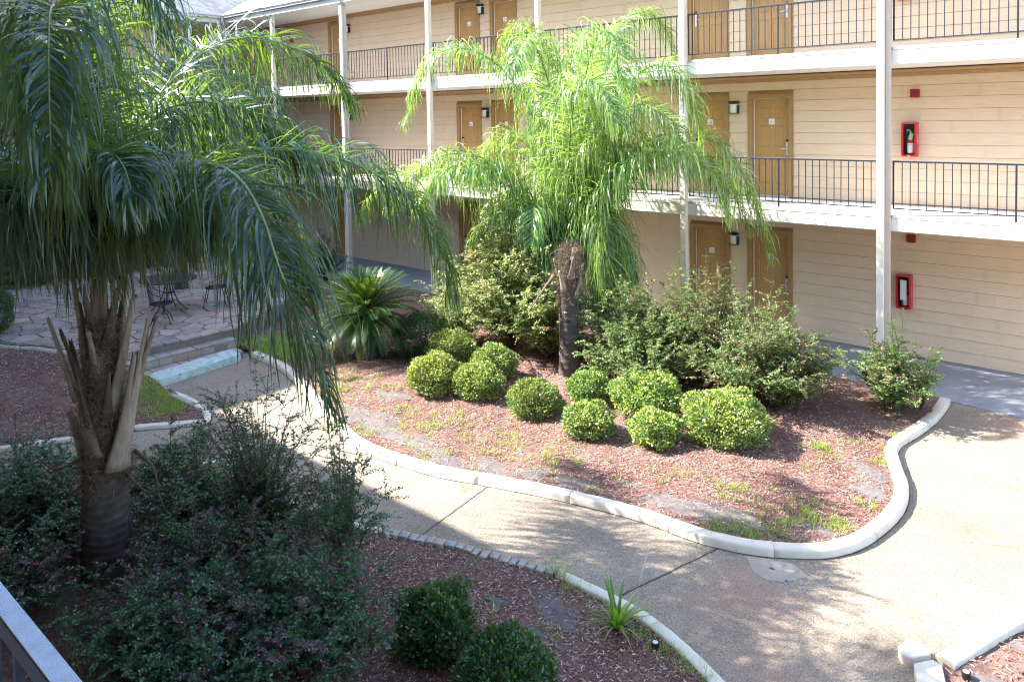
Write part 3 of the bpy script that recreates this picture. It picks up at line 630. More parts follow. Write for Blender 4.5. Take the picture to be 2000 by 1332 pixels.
# core wall behind the boards
m_ = MB()
for f in range(3):
    z0, z1 = FL[f], SOF[f]; ops = sorted((a-.02, b+.02) for a, b, h, n_ in DOORS[f]); x = XL
    for a, b in ops+[(XR, XR)]:
        m_.box(x, a, D+.02, D+.25, z0, z1); x = b
    for a, b in ops: m_.box(a, b, D+.02, D+.25, z0+2.075, z1)
m_.build('wall_core', MT['doortrim'], A)
# siding boards
PIT = .222; dots = {}
def board(x0, x1, z0, z1, par, ind, acc):
    key = (round(x1-x0, 3), round(z1-z0, 3)); lx = x1-x0; h = z1-z0
    v = [(0, D+.019, 0), (lx, D+.019, 0), (lx, D+.019, h), (0, D+.019, h), (0, D-.007, 0), (lx, D-.007, 0), (lx, D+.010, h), (0, D+.010, h)]
    f = [(4, 5, 6, 7), (0, 4, 7, 3), (1, 2, 6, 5), (0, 1, 5, 4), (3, 7, 6, 2)]
    if ind:
        if key not in dots: dots[key] = MB().add(v, f).mesh('wall_board')
        link('wall_board', dots[key], MT['siding'], par, (x0, 0, z0))
    else: acc.add([(a+x0, b, c+z0) for a, b, c in v], f)
acc = MB(); SPLIT = -14.6
for f in range(3):
    nrow = int(math.ceil((SOF[f]-.10-FL[f])/PIT))
    for k in range(nrow):
        z0 = FL[f]+.018+k*PIT; z1 = min(z0+PIT-.0055, SOF[f]-.06)
        if z1-z0 < .03: continue
        segs = []; off = [-.77, 1.43, -1.85, .4, -.13, 1.1, -1.31][(k*3+f*2) % 7]; cuts = sorted([off+i*3.66 for i in range(-8, 4)]+[SPLIT, XR]); x = XL
        for c in cuts:
            if c > x+.05: segs.append((x, min(c, XR))); x = c
            if c >= XR: break
        for a, b in segs:
            parts = [(a, b)]
            for da, db, _, _ in DOORS[f]:
                if z0 < FL[f]+2.04+TR:
                    nx = []
                    for p, q in parts:
                        if q <= da-TR or p >= db+TR: nx.append((p, q)); continue
                        if p < da-TR: nx.append((p, da-TR))
                        if q > db+TR: nx.append((db+TR, q))
                    parts = nx
            for p, q in parts:
                if q-p > .04: board(p+.0003, q-.0003, z0, z1, A, p >= SPLIT-.01 and q < 5.6, acc)
tag(acc.build('far_boards', MT['siding'], A), kind='stuff')
# doors
def leaf_mesh(W_, H_):
    xs_ = [0, .115, .345, .435, .665, .78]; xs_ = [v*W_/.78 for v in xs_]; zs_ = [0, .22, .86, 1.00, 1.47, 1.59, 1.84, H_]
    bm = bmesh.new(); g = [[bm.verts.new((x, 0, z)) for z in zs_] for x in xs_]; panels = []
    for i in range(5):
        for j in range(7):
            fc = bm.faces.new((g[i][j], g[i+1][j], g[i+1][j+1], g[i][j+1]))
            if i in (1, 3) and j in (1, 3, 5): panels.append(fc)
    bm.normal_update()
    for fc in panels:
        bmesh.ops.inset_individual(bm, faces=[fc], thickness=.014, depth=-.012)
        bmesh.ops.inset_individual(bm, faces=[fc], thickness=.018, depth=0)
        bmesh.ops.inset_individual(bm, faces=[fc], thickness=.016, depth=.008)
    me = bpy.data.meshes.new('door'); bm.to_mesh(me); bm.free(); return me
LEAF = {}
def text_mesh(s, size, name='lettering'):
    cu = bpy.data.curves.new(name, 'FONT'); cu.body = s; cu.size = size; cu.align_x = 'CENTER'; cu.align_y = 'CENTER'; cu.extrude = .0012
    o = bpy.data.objects.new(name, cu); COL.objects.link(o); dg = bpy.context.evaluated_depsgraph_get(); dg.update()
    me = bpy.data.meshes.new_from_object(o.evaluated_get(dg)); bpy.data.objects.remove(o); return me
for f in range(3):
    for a, b, hs, num in DOORS[f]:
        W_ = b-a; z0 = FL[f]+.02
        if round(W_, 2) not in LEAF: LEAF[round(W_, 2)] = leaf_mesh(W_-.016, 2.02)
        d = link('door', LEAF[round(W_, 2)], MT['door'], A, (a+.008, D+.075, z0+.015))
        fr = MB(); zt = z0+2.05
        for x0, x1 in ((a-TR, a-.002), (b+.002, b+TR)): fr.box(x0, x1, D-.024, D+.018, z0-.005, zt+TR)
        fr.box(a-.002, b+.002, D-.024, D+.018, zt, zt+TR)
        for x0, x1 in ((a-TR+.012, a-TR+.03), (b+TR-.03, b+TR-.012)): fr.box(x0, x1, D-.031, D-.02, z0, zt+TR-.012)
        fr.box(a-TR+.031, b+TR-.031, D-.031, D-.02, zt+TR-.03, zt+TR-.012)
        for x0, x1 in ((a-.0015, a+.004), (b-.004, b+.0015)): fr.box(x0, x1, D+.02, D+.13, z0, zt)
        fr.box(a+.004, b-.004, D+.02, D+.13, zt-.004, zt+.002)
        fo = fr.build('door_frame', MT['doortrim'], d); fo.location = (-a-.008, -D-.075, -z0-.015)
        ws = MB().box(a+.004, a+.012, D+.055, D+.072, z0, zt-.012).box(a+.012, b-.004, D+.055, D+.072, zt-.012, zt-.005).build('weather_strip', MT['plate'], d); ws.location = fo.location
        th = MB().box(a, b, D-.01, D+.12, z0-.012, z0+.012).build('threshold', MT['steel'], d); th.location = fo.location
        hx = (b-.055) if hs > 0 else (a+.065); lk = MB().box(hx-.022, hx+.022, D+.048, D+.075, z0+.86, z0+1.14)
        lv = -1 if hs > 0 else 1
        lk.tube([(hx, D+.06, z0+1.0), (hx, D+.012, z0+1.0), (hx+lv*.02, D+.008, z0+1.0), (hx+lv*.12, D+.008, z0+.995)], .011, 8)
        lo = lk.build('lock', MT['steel'], d, bevel=.003); lo.location = fo.location
        rd = MB().box(hx-.023, hx+.023, D+.044, D+.075, z0+1.141, z0+1.185).build('card_reader', MT['red'] if num in ('118', '317', '117x') else MT['black'], d, bevel=.003); rd.location = fo.location
        cx = (a+b)/2; pl = MB().box(cx-.062, cx+.062, D+.068, D+.0745, z0+1.50, z0+1.62).build('number_plate', MT['plate'], d, bevel=.002); pl.location = fo.location
        pk = MB().lathe([(.012, 0), (.012, .006)], n=10).build('peephole', MT['steel'], d, (cx-a-.008, -.004, 1.435-.02)); pk.rotation_euler = (R(90), 0, 0)
        tm = link('number', text_mesh(num, .052), MT['ink'], d, (cx-a-.008, -.0080, 1.545-.02)); tm.rotation_euler = (R(90), 0, 0)
        ic = link('number_symbol', text_mesh('^', .06), MT['ink'], d, (cx-a-.008, -.0080, 1.575-.02)); ic.rotation_euler = (R(90), 0, 0)
# dark rooms behind the doors are closed; back wall
MB().box(XL, XR, D+.3, D+.5, -.05, 8.4).build('back_wall', MT['siding'], A)
# floors, beams, ceilings, trims
for f in (1, 2):
    z = FL[f]
    MB().box(XL, XR, .162, D+.018, z-.12, z).build('floor_slab', MT['deck'], A)
    MB().box(XL, XR, .16, D-.03, z-.34+(.06 if f == 1 else .06), z-.125).build('ceiling', MT['soffit'], A)
    for k in range(-1, 6):       # face boards of the beam, one per bay, set back behind the post fronts
        x0, x1 = -3.7395*k-3.7395+.001, -3.7395*k-.001
        if k == -1: x1 = XR
        if k == 5: x0 = XL
        MB().box(x0, x1, .1245, .1605, SOF[f-1]+.0, z-.046).build('beam_board', MT['beam'], A, bevel=.004)
        MB().box((x0+.125+(.09 if k in (0, 4, -1) else 0)) if x0 > XL else x0, x1-.004, .113, .16, z-.045, z+.012).build('slab_edge', MT['beam'], A, bevel=.005)
for f in range(3):
    zt = SOF[f]-.02
    prof = [(D-.10, zt), (D+.02, zt), (D+.02, zt-.13), (D-.012, zt-.13), (D-.02, zt-.11), (D-.035, zt-.10), (D-.05, zt-.055), (D-.085, zt-.04), (D-.10, zt-.02)]
    MB().extrude(prof, XL, XR).build('crown_trim', MT['crown'], A)
MB().box(XL, XR, -.02, D-.1, 8.08, 8.14).build('eave_soffit', MT['soffit'], A)
MB().box(-21.6, XR, -.06, -.02, 8.06, 8.26).build('fascia', MT['gutter'], A)
def gut(x0, x1): return MB().extrude([(-.062, 8.22), (-.062, 8.35), (-.10, 8.35), (-.175, 8.35), (-.185, 8.335), (-.18, 8.30), (-.15, 8.27), (-.14, 8.22)], x0, x1)
gut(-21.62, XR).build('gutter', MT['gutter'], A)
MB().add([(-21.6, -.12, 8.34), (XR, -.12, 8.34), (XR, 5, 10.5), (-26.72, 5, 10.5)], [(0, 1, 2, 3)]).build('roof', MT['shingle'], A)
# posts with downspouts
PX = [-3.7395*k for k in range(0, 6)]+[3.7395]
for i, x in enumerate(PX):
    MB().box(x-.005, x+.115, 0, .12, 0, 8.08).build('post', MT['white'], A, bevel=.006)
    MB().box(x-.012, x+.122, -.007, .1225, 0, .10).build('post_base', MT['white'], A, bevel=.004)
for x in (0, -3.7395*4):
    m_ = MB().box(x+.120, x+.200, .058, .118, .12, 8.0)
    for z in (.9, 2.4, 4.15, 5.3, 7.2): m_.box(x+.1165, x+.204, .054, .1215, z, z+.03)
    m_.tube([(x+.16, .085, 8.0), (x+.16, -.03, 8.08), (x+.17, -.10, 8.16), (x+.17, -.12, 8.24)], .035, 8)
    m_.build('downspout', MT['dsp'], A, bevel=.004)
# railings: one per bay and level
def balu(name='baluster'): return MB().box(-.0065, .0065, -.0065, .0065, 0, 1).mesh(name)
BAL = balu()
for f in (1, 2):
    zb = FL[f]+.122; zt = FL[f]+.915
    for k in range(-1, 6):
        x0 = -3.7395*(k+1)+.125; x1 = -3.7395*k-.005 if k >= 0 else XR
        if k == -1: x0 = .215
        rl = MB().box(x0, x1, .130, .166, zt-.012, zt+.014).box(x0, x1, .138, .162, zb-.012, zb+.006).box(x0, x0+.02, .13, .166, zb-.01, zt+.01)
        r_ = rl.build('railing', [MT['iron']], A, bevel=.002)
        cap = MB().box(x0, x1, .131, .165, zt+.0143, zt+.0165).build('rail_top_strip', MT['railtop'], r_)
        mid = (x0+x1)/2 if k >= 0 else 2.03
        n_ = 0; x = -3.7395*(k+1)+.22; ind = k <= 2; am = MB()
        if k == -1: x = .235
        while x < x1-.05:
            thick = abs(x-(mid+.02)) < .0627
            if thick: MB().box(x-.013, x+.013, .135, .16, FL[f]+.01, zt-.012).build('rail_post', MT['iron'], r_)
            elif ind:
                b = link('baluster', BAL, MT['iron'], r_, (x+random.gauss(0, .002), .150, zb+.006)); b.scale = (1, 1, zt-zb-.018)
            else: am.box(x-.0065, x+.0065, .1435, .1565, zb+.006, zt-.012)
            x += .1255
        if not ind: tag(am.build('far_balusters', MT['iron'], r_), kind='stuff')
# corner wing (left), same galleries seen end on
B = empty('corner_wing', 'far left motel wing with grey gutter and shingle roof meeting the main wing', 'building')
BX = -21.58
MB().add([(-21.6, -.12, 8.34), (-26.72, 5, 10.5), (-26.72, -14, 10.5), (-21.6, -14, 8.34)], [(0, 1, 2, 3)]).build('roof', MT['shingle'], B)
MB().box(BX-.04, BX, -14, -.06, 8.06, 8.26).build('fascia', MT['gutter'], B)
g = MB().extrude([(-a_+BX*0, z) for a_, z in [(.062, 8.22), (.062, 8.35), (.10, 8.35), (.175, 8.35), (.185, 8.335), (.18, 8.30), (.15, 8.27), (.14, 8.22)]], -14, -.1)
gm = g.mesh('gutter')
for v in gm.vertices: v.co = Vector((BX-.06-v.co.y, v.co.x, v.co.z))
link('gutter', gm, MT['gutter'], B)
MB().tube([(BX+.12, -.16, 8.24), (BX+.12, -.16, 8.1), (BX+.02, -.06, 7.95), (BX-.03, -.02, 7.8)], .045, 8).build('downspout', MT['gutter'], B)
MB().box(BX-.03, BX+.06, -.07, .02, 0, 7.8).build('corner_post', MT['dsp'], B)
for y in (-1.28, -2.44, -4.18, -6.2): MB().box(BX-.12, BX, y-.065, y+.065, 0, 8.08).build('post', MT['white'], B, bevel=.006)
m_ = MB()
for f in range(3):
    for k in range(12):
        z0 = FL[f]+k*PIT; z1 = min(z0+PIT-.004, SOF[f])
        if z1 > z0+.03: m_.add([(BX-1.9, -14, z0), (BX-1.9, 1.84, z0), (BX-1.914, 1.84, z1), (BX-1.914, -14, z1), (BX-1.93, -14, z0), (BX-1.93, 1.84, z0), (BX-1.93, 1.84, z1), (BX-1.93, -14, z1)], [(0, 1, 2, 3), (0, 4, 5, 1), (3, 2, 6, 7)])
m_.box(BX-2.1, BX-1.935, -14, 2.4, 0, 8.4); tag(m_.build('siding', MT['siding'], B), kind='stuff')
for f in (1, 2):
    z = FL[f]; MB().box(BX-1.89, BX+.03, -14, -.04, z-.12, z).build('floor_slab', MT['deck'], B); MB().box(BX-.165, BX-.125, -14, .12, SOF[f-1], z+.02).build('beam_board', MT['beam'], B)
    zb = z+.122; zt = z+.915; rl = MB().box(BX-.066, BX-.03, -14, -.07, zt-.012, zt+.016).box(BX-.06, BX-.04, -14, -.07, zb-.012, zb+.006)
    r_ = rl.build('railing', MT['iron'], B); am = MB()
    for y in np.arange(-8, -.1, .125): am.box(BX-.056, BX-.043, y-.0065, y+.0065, zb+.006, zt-.012)
    tag(am.build('balusters', MT['iron'], r_), kind='stuff')
MB().box(BX-1.89, BX-.04, -14, -.1, 8.08, 8.13).build('eave_soffit', MT['soffit'], B)
MB().box(XL-.3, BX+.0, -.08, 2.4, 8.075, 8.12).build('corner_soffit', MT['soffit'], B)
# stone tower
T = empty('stone_tower', 'tall windowless tower wall clad in pink stone at the left edge', 'building', (0, 0, 0))
SX = -19.6; TY0, TY1, TH = -15.5, -5.30, 11.6
MB().box(-25.0, SX, TY0, TY1, -.05, TH).build('wall', MT['mortar'], T)
reg = [(-10.2, .46), (TY1, .46), (TY1, 8.6), (-10.2, 8.6)]
cells = voronoi(reg, poisson(reg, .29, 298), .022)
for c in cells:
    me = MB().prism(chamfer(c, .15), 0, .035+random.uniform(0, .03)).mesh('stone', .01)
    for v in me.vertices: v.co = Vector((SX+v.co.z-.002, v.co.x, v.co.y))
    me.flip_normals(); link('stone', me, MT['veneer'], T)
MB().box(-25.2, SX+.15, TY0, TY1+.15, TH, TH+.25).build('coping', MT['curb'], T)
# the viewer's own building
H = empty('viewers_wing', 'motel wing the picture is taken from, behind the balcony rail', 'building')
for z in (2.862, 5.70): MB().box(-26, 12, -15.6, -13.40, z-.26, z).build('floor_slab', MT['deck'], H)
MB().box(-26, 12, -15.9, -15.6, -.05, 8.3).build('wall', MT['siding'], H)
MB().add([(-26, -12.72, 8.16), (12, -12.72, 8.16), (12, -17.8, 10.6), (-26, -17.8, 10.6), (-26, -12.72, 8.06), (12, -12.72, 8.06), (12, -17.8, 8.06), (-26, -17.8, 8.06)], [(0, 1, 2, 3), (4, 7, 6, 5), (0, 4, 5, 1), (0, 3, 7, 4), (1, 5, 6, 2), (2, 6, 7, 3)]).build('roof', MT['shingle'], H)
for x in (-23.6, -19.8, -16, -12.3, -8.5, -4.8, -1.0, 8.2, 11.8): MB().box(x, x+.13, -13.52, -13.40, 0, 8.06).build('post', MT['white'], H)
# balcony rail in the foreground
RL = empty('balcony_railing', 'blue white weathered rail top of the viewer\'s own balcony, lower left corner', 'railing', (0, 0, 0))
MB().box(-1.0, 8.2, -13.566, -13.533, 3.815, 3.853).build('top_rail', MT['iron'], RL, bevel=.003)
MB().box(-1.0, 8.2, -13.565, -13.534, 3.8535, 3.856).build('rail_top_strip', mat_simple('sky_lit_rail_top', (.56, .63, .76), .45, var=.10, nscale=40, bs=.8), RL)  # blue white strip: sky light on the rail top put into the colour
MB().box(-1.0, 8.2, -13.565, -13.538, 2.98, 3.0).build('bottom_rail', MT['iron'], RL)
for i in range(74):
    b = link('baluster', BAL, MT['iron'], RL, (-.95+i*.1255, -13.551, 3.0)); b.scale = (1.1, 1.1, .815)
# wall lamps
def wall_lamp(x, z, label):
    l = empty('wall_lamp', label, 'wall lamp', (x, D-.006, z), 'wall lamps between the room doors')
    MB().box(-.085, .085, -.02, 0, -.14, .12).build('backplate', MT['black'], l, bevel=.004)
    MB().prism([(-.105, -.105), (.105, -.105), (.105, 0), (-.105, 0)], .07, .135).build('hood', MT['black'], l, bevel=.008)
    MB().prism([(-.085, -.02)]+[(-.085*math.cos(a), -.045-.055*math.sin(a)) for a in np.linspace(0, math.pi, 9)]+[(.085, -.02)], -.125, .068).build('shade', MT['lampglass'], l, smooth=False)
    MB().box(-.098, .098, -.105, -.0, .052, .0685).build('band', MT['steel'], l, bevel=.002)
    MB().box(.086, .096, -.10, 0, -.14, .05).build('side_bar', MT['black'], l)
    MB().box(-.092, .092, -.106, 0, -.14, -.126).build('base_bar', MT['black'], l)
for x, z, lb in ((-3.42, 4.76, 'middle floor wall lamp between the two doors right of the second post'), (-3.44, 1.92, 'ground floor wall lamp between the two doors right of the second post'), (-3.42, 7.63, 'top floor wall lamp above the top edge, between the right pair of doors'),
                 (-10.92, 7.63, 'top floor wall lamp between the left pair of doors'), (-10.80, 4.76, 'middle floor wall lamp half hidden by the centre palm'), (-10.85, 1.92, 'ground floor wall lamp above the pale feathery shrub'),
                 (-16.97, 7.62, 'top floor wall lamp just right of the leftmost door'), (-16.97, 4.76, 'middle floor wall lamp behind the fourth post'), (-16.97, 1.9, 'ground floor wall lamp near the far corner')):
    wall_lamp(x, z, lb)
# fire cabinets, extinguishers, alarm plates
def cabinet(x, z, rot, label, kind):
    c = empty('extinguisher_cabinet', label, 'cabinet', (x, D-.01, z)); c.rotation_euler = (0, rot, 0)
    w2, h2, dp = .125, .315, .17; m_ = MB()
    m_.box(-w2, w2, -.012, 0, -h2, h2); m_.box(-w2, -w2+.012, -dp, -.012, -h2, h2); m_.box(w2-.012, w2, -dp, -.012, -h2, h2); m_.box(-w2+.012, w2-.012, -dp, -.012, h2-.012, h2); m_.box(-w2+.012, w2-.012, -dp, -.012, -h2, -h2+.012)
    m_.build('case', MT['red'], c, bevel=.004)
    ri = MB()
    def rr(w_, h_, r0, n=6):
        o_ = []
        for cx_, cz_, a0 in ((w_-r0, h_-r0, 0), (-w_+r0, h_-r0, 90), (-w_+r0, -h_+r0, 180), (w_-r0, -h_+r0, 270)):
            for i in range(n+1): a = R(a0+90*i/n); o_.append((cx_+r0*math.cos(a), cz_+r0*math.sin(a)))
        return o_
    o1 = rr(w2+.006, h2+.006, .035); o2 = rr(w2-.028, h2-.028, .018); n_ = len(o1)
    V = [(x_, -dp-.006, z_) for x_, z_ in o1]+[(x_, -dp-.012, z_) for x_, z_ in o2]+[(x_, -dp+.02, z_) for x_, z_ in o1]+[(x_, -dp+.02, z_) for x_, z_ in o2]
    F = []
    for i in range(n_):
        j = (i+1) % n_; F += [(i, n_+i, n_+j, j), (i, j, 2*n_+j, 2*n_+i), (n_+i, 3*n_+i, 3*n_+j, n_+j), (2*n_+i, 2*n_+j, 3*n_+j, 3*n_+i)]
    ri.add(V, F).build('door_frame', MT['red'], c)
    MB().box(-w2+.014, w2-.014, -.02, -.0125, -h2+.014, h2-.014).build('liner', MT['black'], c)
    ga = MB().box(-w2+.03, w2-.03, -dp-.003, -dp-.001, -h2+.03, h2-.03); gm_ = bpy.data.materials.get('cabinet_pane')
    if gm_ is None:
        gm_, t, b = nodes('cabinet_pane'); tr = N(t, 'ShaderNodeBsdfTransparent'); gl = N(t, 'ShaderNodeBsdfGlossy'); gl.inputs['Roughness'].default_value = .08
        ms = N(t, 'ShaderNodeMixShader'); ms.inputs[0].default_value = .07; t.links.new(tr.outputs[0], ms.inputs[1]); t.links.new(gl.outputs[0], ms.inputs[2]); t.links.new(ms.outputs[0], t.nodes['Material Output'].inputs[0])
    ga.build('pane', gm_, c)
    MB().box(-.02, .02, -dp-.02, -dp-.006, -h2-.002, -h2+.02).build('latch', MT['steel'], c, bevel=.003)
    for i, ch in enumerate('FIRE'):
        tm = link('lettering', text_mesh(ch, .055), MT['plate'], c, (w2+.001, -.09, .075-i*.05)); tm.rotation_euler = (R(90), 0, R(90))
    e = empty('fire_extinguisher', ('red fire extinguisher with green tag in the middle floor cabinet' if kind else 'fire extinguisher behind a white sheet in the ground floor cabinet'), 'fire extinguisher', (x+.015, D-.10, z-.29)); e.rotation_euler = c.rotation_euler
    MB().lathe([(.045, .0), (.056, .012), (.057, .30), (.05, .345), (.03, .375), (.02, .39)], n=20).build('cylinder', MT['red'], e, smooth=True)
    MB().lathe([(.058, .04), (.0585, .045), (.0585, .19), (.058, .195)], n=20).build('label', MT['plate'] if kind else MT['steel'], e, smooth=True)
    MB().lathe([(.0583, .20), (.0588, .203), (.0588, .217), (.0583, .22)], n=20).build('band', MT['plate'], e, smooth=True)
    MB().lathe([(.022, .385), (.024, .42), (.015, .44)], n=12).tube([(0, 0, .43), (-.05, -.01, .455), (-.07, -.02, .44)], .008, 6).tube([(0, 0, .44), (-.04, 0, .475), (-.075, 0, .47)], .007, 6).build('valve', MT['steel'], e, smooth=True)
    MB().tube([(-.02, 0, .42), (-.07, .0, .38), (-.078, 0, .25), (-.072, 0, .12), (-.07, 0, .06)], .011, 8).build('hose', MT['black'], e, smooth=True)
    if kind:
        tg = MB().box(-.033, .033, -.001, .001, -.12, 0).build('inspection_tag', MT['tagc'], e, (.03, -.062, .40)); tg.rotation_euler = (.05, .25, .1)
    else: tag(MB().box(-.055, .055, -.006, 0, -.19, .19).build('white_sheet', MT['plate'], None, (x-.003, D-.165, z+.035), bevel=.002), 'white sheet standing inside the ground floor extinguisher cabinet', 'sheet')
cabinet(.075, 4.095, 0, 'red extinguisher cabinet on the middle floor wall right of the big post', 1)
cabinet(-.01, 1.235, 0, 'red extinguisher cabinet on the ground floor wall with white sheet inside', 0)
cabinet(-.055, 6.98, 0, 'red extinguisher cabinet on the top floor, only its bottom in view', 1) if False else None
tb = empty('extinguisher_cabinet', 'red extinguisher cabinet on the top floor, only its bottom in view', 'cabinet', (-.055, D-.01, 7.0))
MB().box(-.125, .125, -.17, 0, -.315, .315).build('case', MT['red'], tb, bevel=.012); MB().box(-.02, .02, -.185, -.17, -.317, -.29).build('latch', MT['steel'], tb)
for x, z, lb in ((.14, 4.945, 'square red alarm plate on the middle floor wall above the cabinet'), (.085, 2.235, 'square red alarm plate tucked under the lower beam'), (-20.3, 7.5, 'small red alarm plate on the top floor near the far corner')):
    a_ = empty('fire_alarm', lb, 'fire alarm', (x, D-.006, z))
    MB().box(-.08, .08, -.045, 0, -.078, .078).build('housing', MT['darkred'], a_, bevel=.008)
    g_ = MB()
    for i in range(5): g_.box(-.035, .035, -.049, -.0455, -.034+i*.015, -.026+i*.015)
    g_.build('grille', mat_simple('alarm_grille', (.12, .05, .05), .5) if 'alarm_grille' not in bpy.data.materials else bpy.data.materials['alarm_grille'], a_)

# ================================================================ PALMS
def frond(pts, par, mat, Lmax=1.05, n=105, wd=.030, r0=.022, seed=0, dead=False):
    """rachis tube with pendulous leaflets in several ranks"""
    K = 60; C = spline(pts, K); T = norm(np.gradient(C, axis=0)); L = np.linalg.norm(np.diff(C, axis=0), axis=1).sum()
    rr = np.interp(np.linspace(0, 1, K), [0, .2, .6, 1], [r0*2.3, r0*1.1, r0*.6, .004])
    m_ = MB().tube([tuple(c) for c in C[::2]], list(rr[::2]), 7); o = m_.build('frond', MT['rachis'] if not dead else MT['boot'], par, smooth=True)
    u = np.sort(np.concatenate([rng.uniform(.20, 1.0, n*2)])); side = np.where(np.arange(len(u)) % 2 == 0, 1., -1.)
    i = u*(K-1); i0 = np.clip(i.astype(int), 0, K-2); fr = (i-i0)[:, None]
    P0 = C[i0]*(1-fr)+C[i0+1]*fr; Tn = T[i0]; Up = np.array([0, 0, 1.0]); S = norm(np.cross(Tn, Up)+1e-6); Nn = norm(np.cross(S, Tn))
    Ll = Lmax*np.interp(u, [.18, .3, .55, .8, 1.0], [.55, .95, 1.0, .75, .32])*rng.uniform(.78, 1.1, len(u))
    el = rng.uniform(-.35, .95, len(u))[:, None]; fw = np.interp(u, [.2, 1], [.35, 1.1])[:, None]*rng.uniform(.7, 1.4, (len(u), 1))
    d0 = norm(S*side[:, None]+Nn*el+Tn*fw); k = 9; t = np.linspace(0, 1, k)
    pos = [P0]; dcur = d0; G = np.array([0, 0, -1.0]); kink = rng.uniform(.04, .5, len(u))[:, None]; stiff = rng.uniform(.5, 1.3, len(u))[:, None]
    sway = rng.normal(0, .13, (len(u), 3))+np.array([.10, .03, 0]); dirs = [d0]
    for s_ in range(1, k):
        tt = t[s_]; wgt = np.clip((tt-kink)/.3, 0, 1)*.50/stiff+.055; dcur = norm(dcur*(1-np.clip(wgt, 0, .85))+(G+sway)*np.clip(wgt, 0, .85))
        pos.append(pos[-1]+dcur*(Ll/(k-1))[:, None]); dirs.append(dcur)
    P_ = np.stack(pos, 1); Dd = np.stack(dirs, 1)
    sd_ = norm(np.cross(d0, Nn)+.35*rng.normal(size=d0.shape)); Sd = norm(sd_[:, None]-Dd*np.sum(sd_[:, None]*Dd, -1, keepdims=True))
    W_ = wd*rng.uniform(.75, 1.15, (len(u), 1))*np.array([.55, .9, 1, 1, .92, .8, .62, .4, .06])[None]
    V, F = ribbons(P_, W_, Sd); tint = np.repeat(np.clip(rng.normal(.4, .22, len(u)), 0, 1), 2*k)
    lf = link('leaflets', npmesh('leaflets', V, F, True, tint), MT[mat], o); tag(lf, kind='stuff'); return o
def ringed_trunk(base, top, r0, r1, name, par, mat, rings=18, n=28, rough=.012):
    base, top = Vector(base), Vector(top); V = []; k = rings*5
    for i in range(k+1):
        t = i/k; c = base.lerp(top, t); rr = r0+(r1-r0)*t; ph = (t*rings) % 1
        rr *= 1+.045*(ph**2)-.03*math.exp(-((ph-.02)/.06)**2)+.06*math.exp(-t*14)
        for j in range(n):
            a = 2*math.pi*j/n; q = rr*(1+rough*2*math.sin(3*a+i*.31)+random.gauss(0, rough*.6)); V.append((c.x+q*math.cos(a), c.y+q*math.sin(a), c.z+.015*math.sin(2*a+t*9)))
    F = [(i*n+j, i*n+(j+1) % n, (i+1)*n+(j+1) % n, (i+1)*n+j) for i in range(k) for j in range(n)]
    return link(name, npmesh(name, V, F, True), mat, par)
def boot(b, tip, w0, w1, par, th=.04, mat='boot', curl=.0):
    """cut leaf base: wide clasping foot narrowing to a channelled stalk with a broken end"""
    b, tip = Vector(b), Vector(tip); ax = tip-b; L = ax.length; n = 9; V = []; m_ = 12
    cz = Vector((b.x, b.y, 0))-Vector((TC[0], TC[1], 0)); out = Vector((cz.x, cz.y, 0)).normalized() if cz.length > .01 else Vector((0, -1, 0))
    sd_ = ax.normalized().cross(out).normalized(); ou = sd_.cross(ax.normalized()).normalized()
    for i in range(m_+1):
        t = i/m_; wv = (w1+(w0-w1)*(1-t)**2.2)*(1 if t < .93 else .8)
        c = b+ax*t+ou*(curl*t*t*L-.03*(1-t)**3)
        for j in range(n):
            a = math.pi*j/(n-1); V.append(c+sd_*math.cos(a)*wv*.5+ou*(math.sin(a)*min(wv*.42, th*1.6)*(1+.06*math.sin(6*a+i))+random.gauss(0, .0018)))
        V.append(c-ou*th*.2-sd_*wv*.22); V.append(c-ou*th*.2+sd_*wv*.22)
    k = n+2; F = [(i*k+j, i*k+(j+1) % k, (i+1)*k+(j+1) % k, (i+1)*k+j) for i in range(m_) for j in range(k)]
    me = bpy.data.meshes.new('leaf_base'); me.from_pydata([tuple(v) for v in V], [], F+[tuple(reversed(range(k))), tuple(m_*k+j for j in range(k))])
    for i_ in range(k): me.vertices[m_*k+i_].co += ax.normalized()*random.uniform(-.03, .05)
    me.polygons.foreach_set('use_smooth', np.ones(len(me.polygons), bool)); me.update()
    return link('leaf_base', me, MT[mat], par)
def fibres(c0, c1, r_, n, par, L=.16):
    t = rng.random(n); a = rng.uniform(0, 2*np.pi, n); c = np.array(c0)+(np.array(c1)-np.array(c0))*t[:, None]; rad = r_(t)*rng.uniform(.9, 1.12, n)
    p0 = c+np.stack([np.cos(a)*rad, np.sin(a)*rad, 0*a], 1); d = norm(np.stack([np.cos(a)*.5-np.sin(a)*rng.normal(0, 1, n), np.sin(a)*.5+np.cos(a)*rng.normal(0, 1, n), rng.normal(.1, .8, n)], 1))
    k = 5; P_ = [p0]; dd = d; ln = L*rng.uniform(.4, 1.3, n)[:, None]
    for _ in range(k-1): dd = norm(dd+rng.normal(0, .35, (n, 3))-.25*norm(P_[-1]-c)*.3); P_.append(P_[-1]+dd*ln/(k-1))
    P_ = np.stack(P_, 1); Sd = np.repeat(norm(rng.normal(size=(n, 3)))[:, None], k, 1); W_ = rng.uniform(.0025, .007, (n, 1))*np.array([1, 1, .9, .7, .3])[None]
    V, F = ribbons(P_, W_, Sd); return tag(link('fibre', npmesh('fibre', V, F), MT['fibre'], par), kind='stuff')
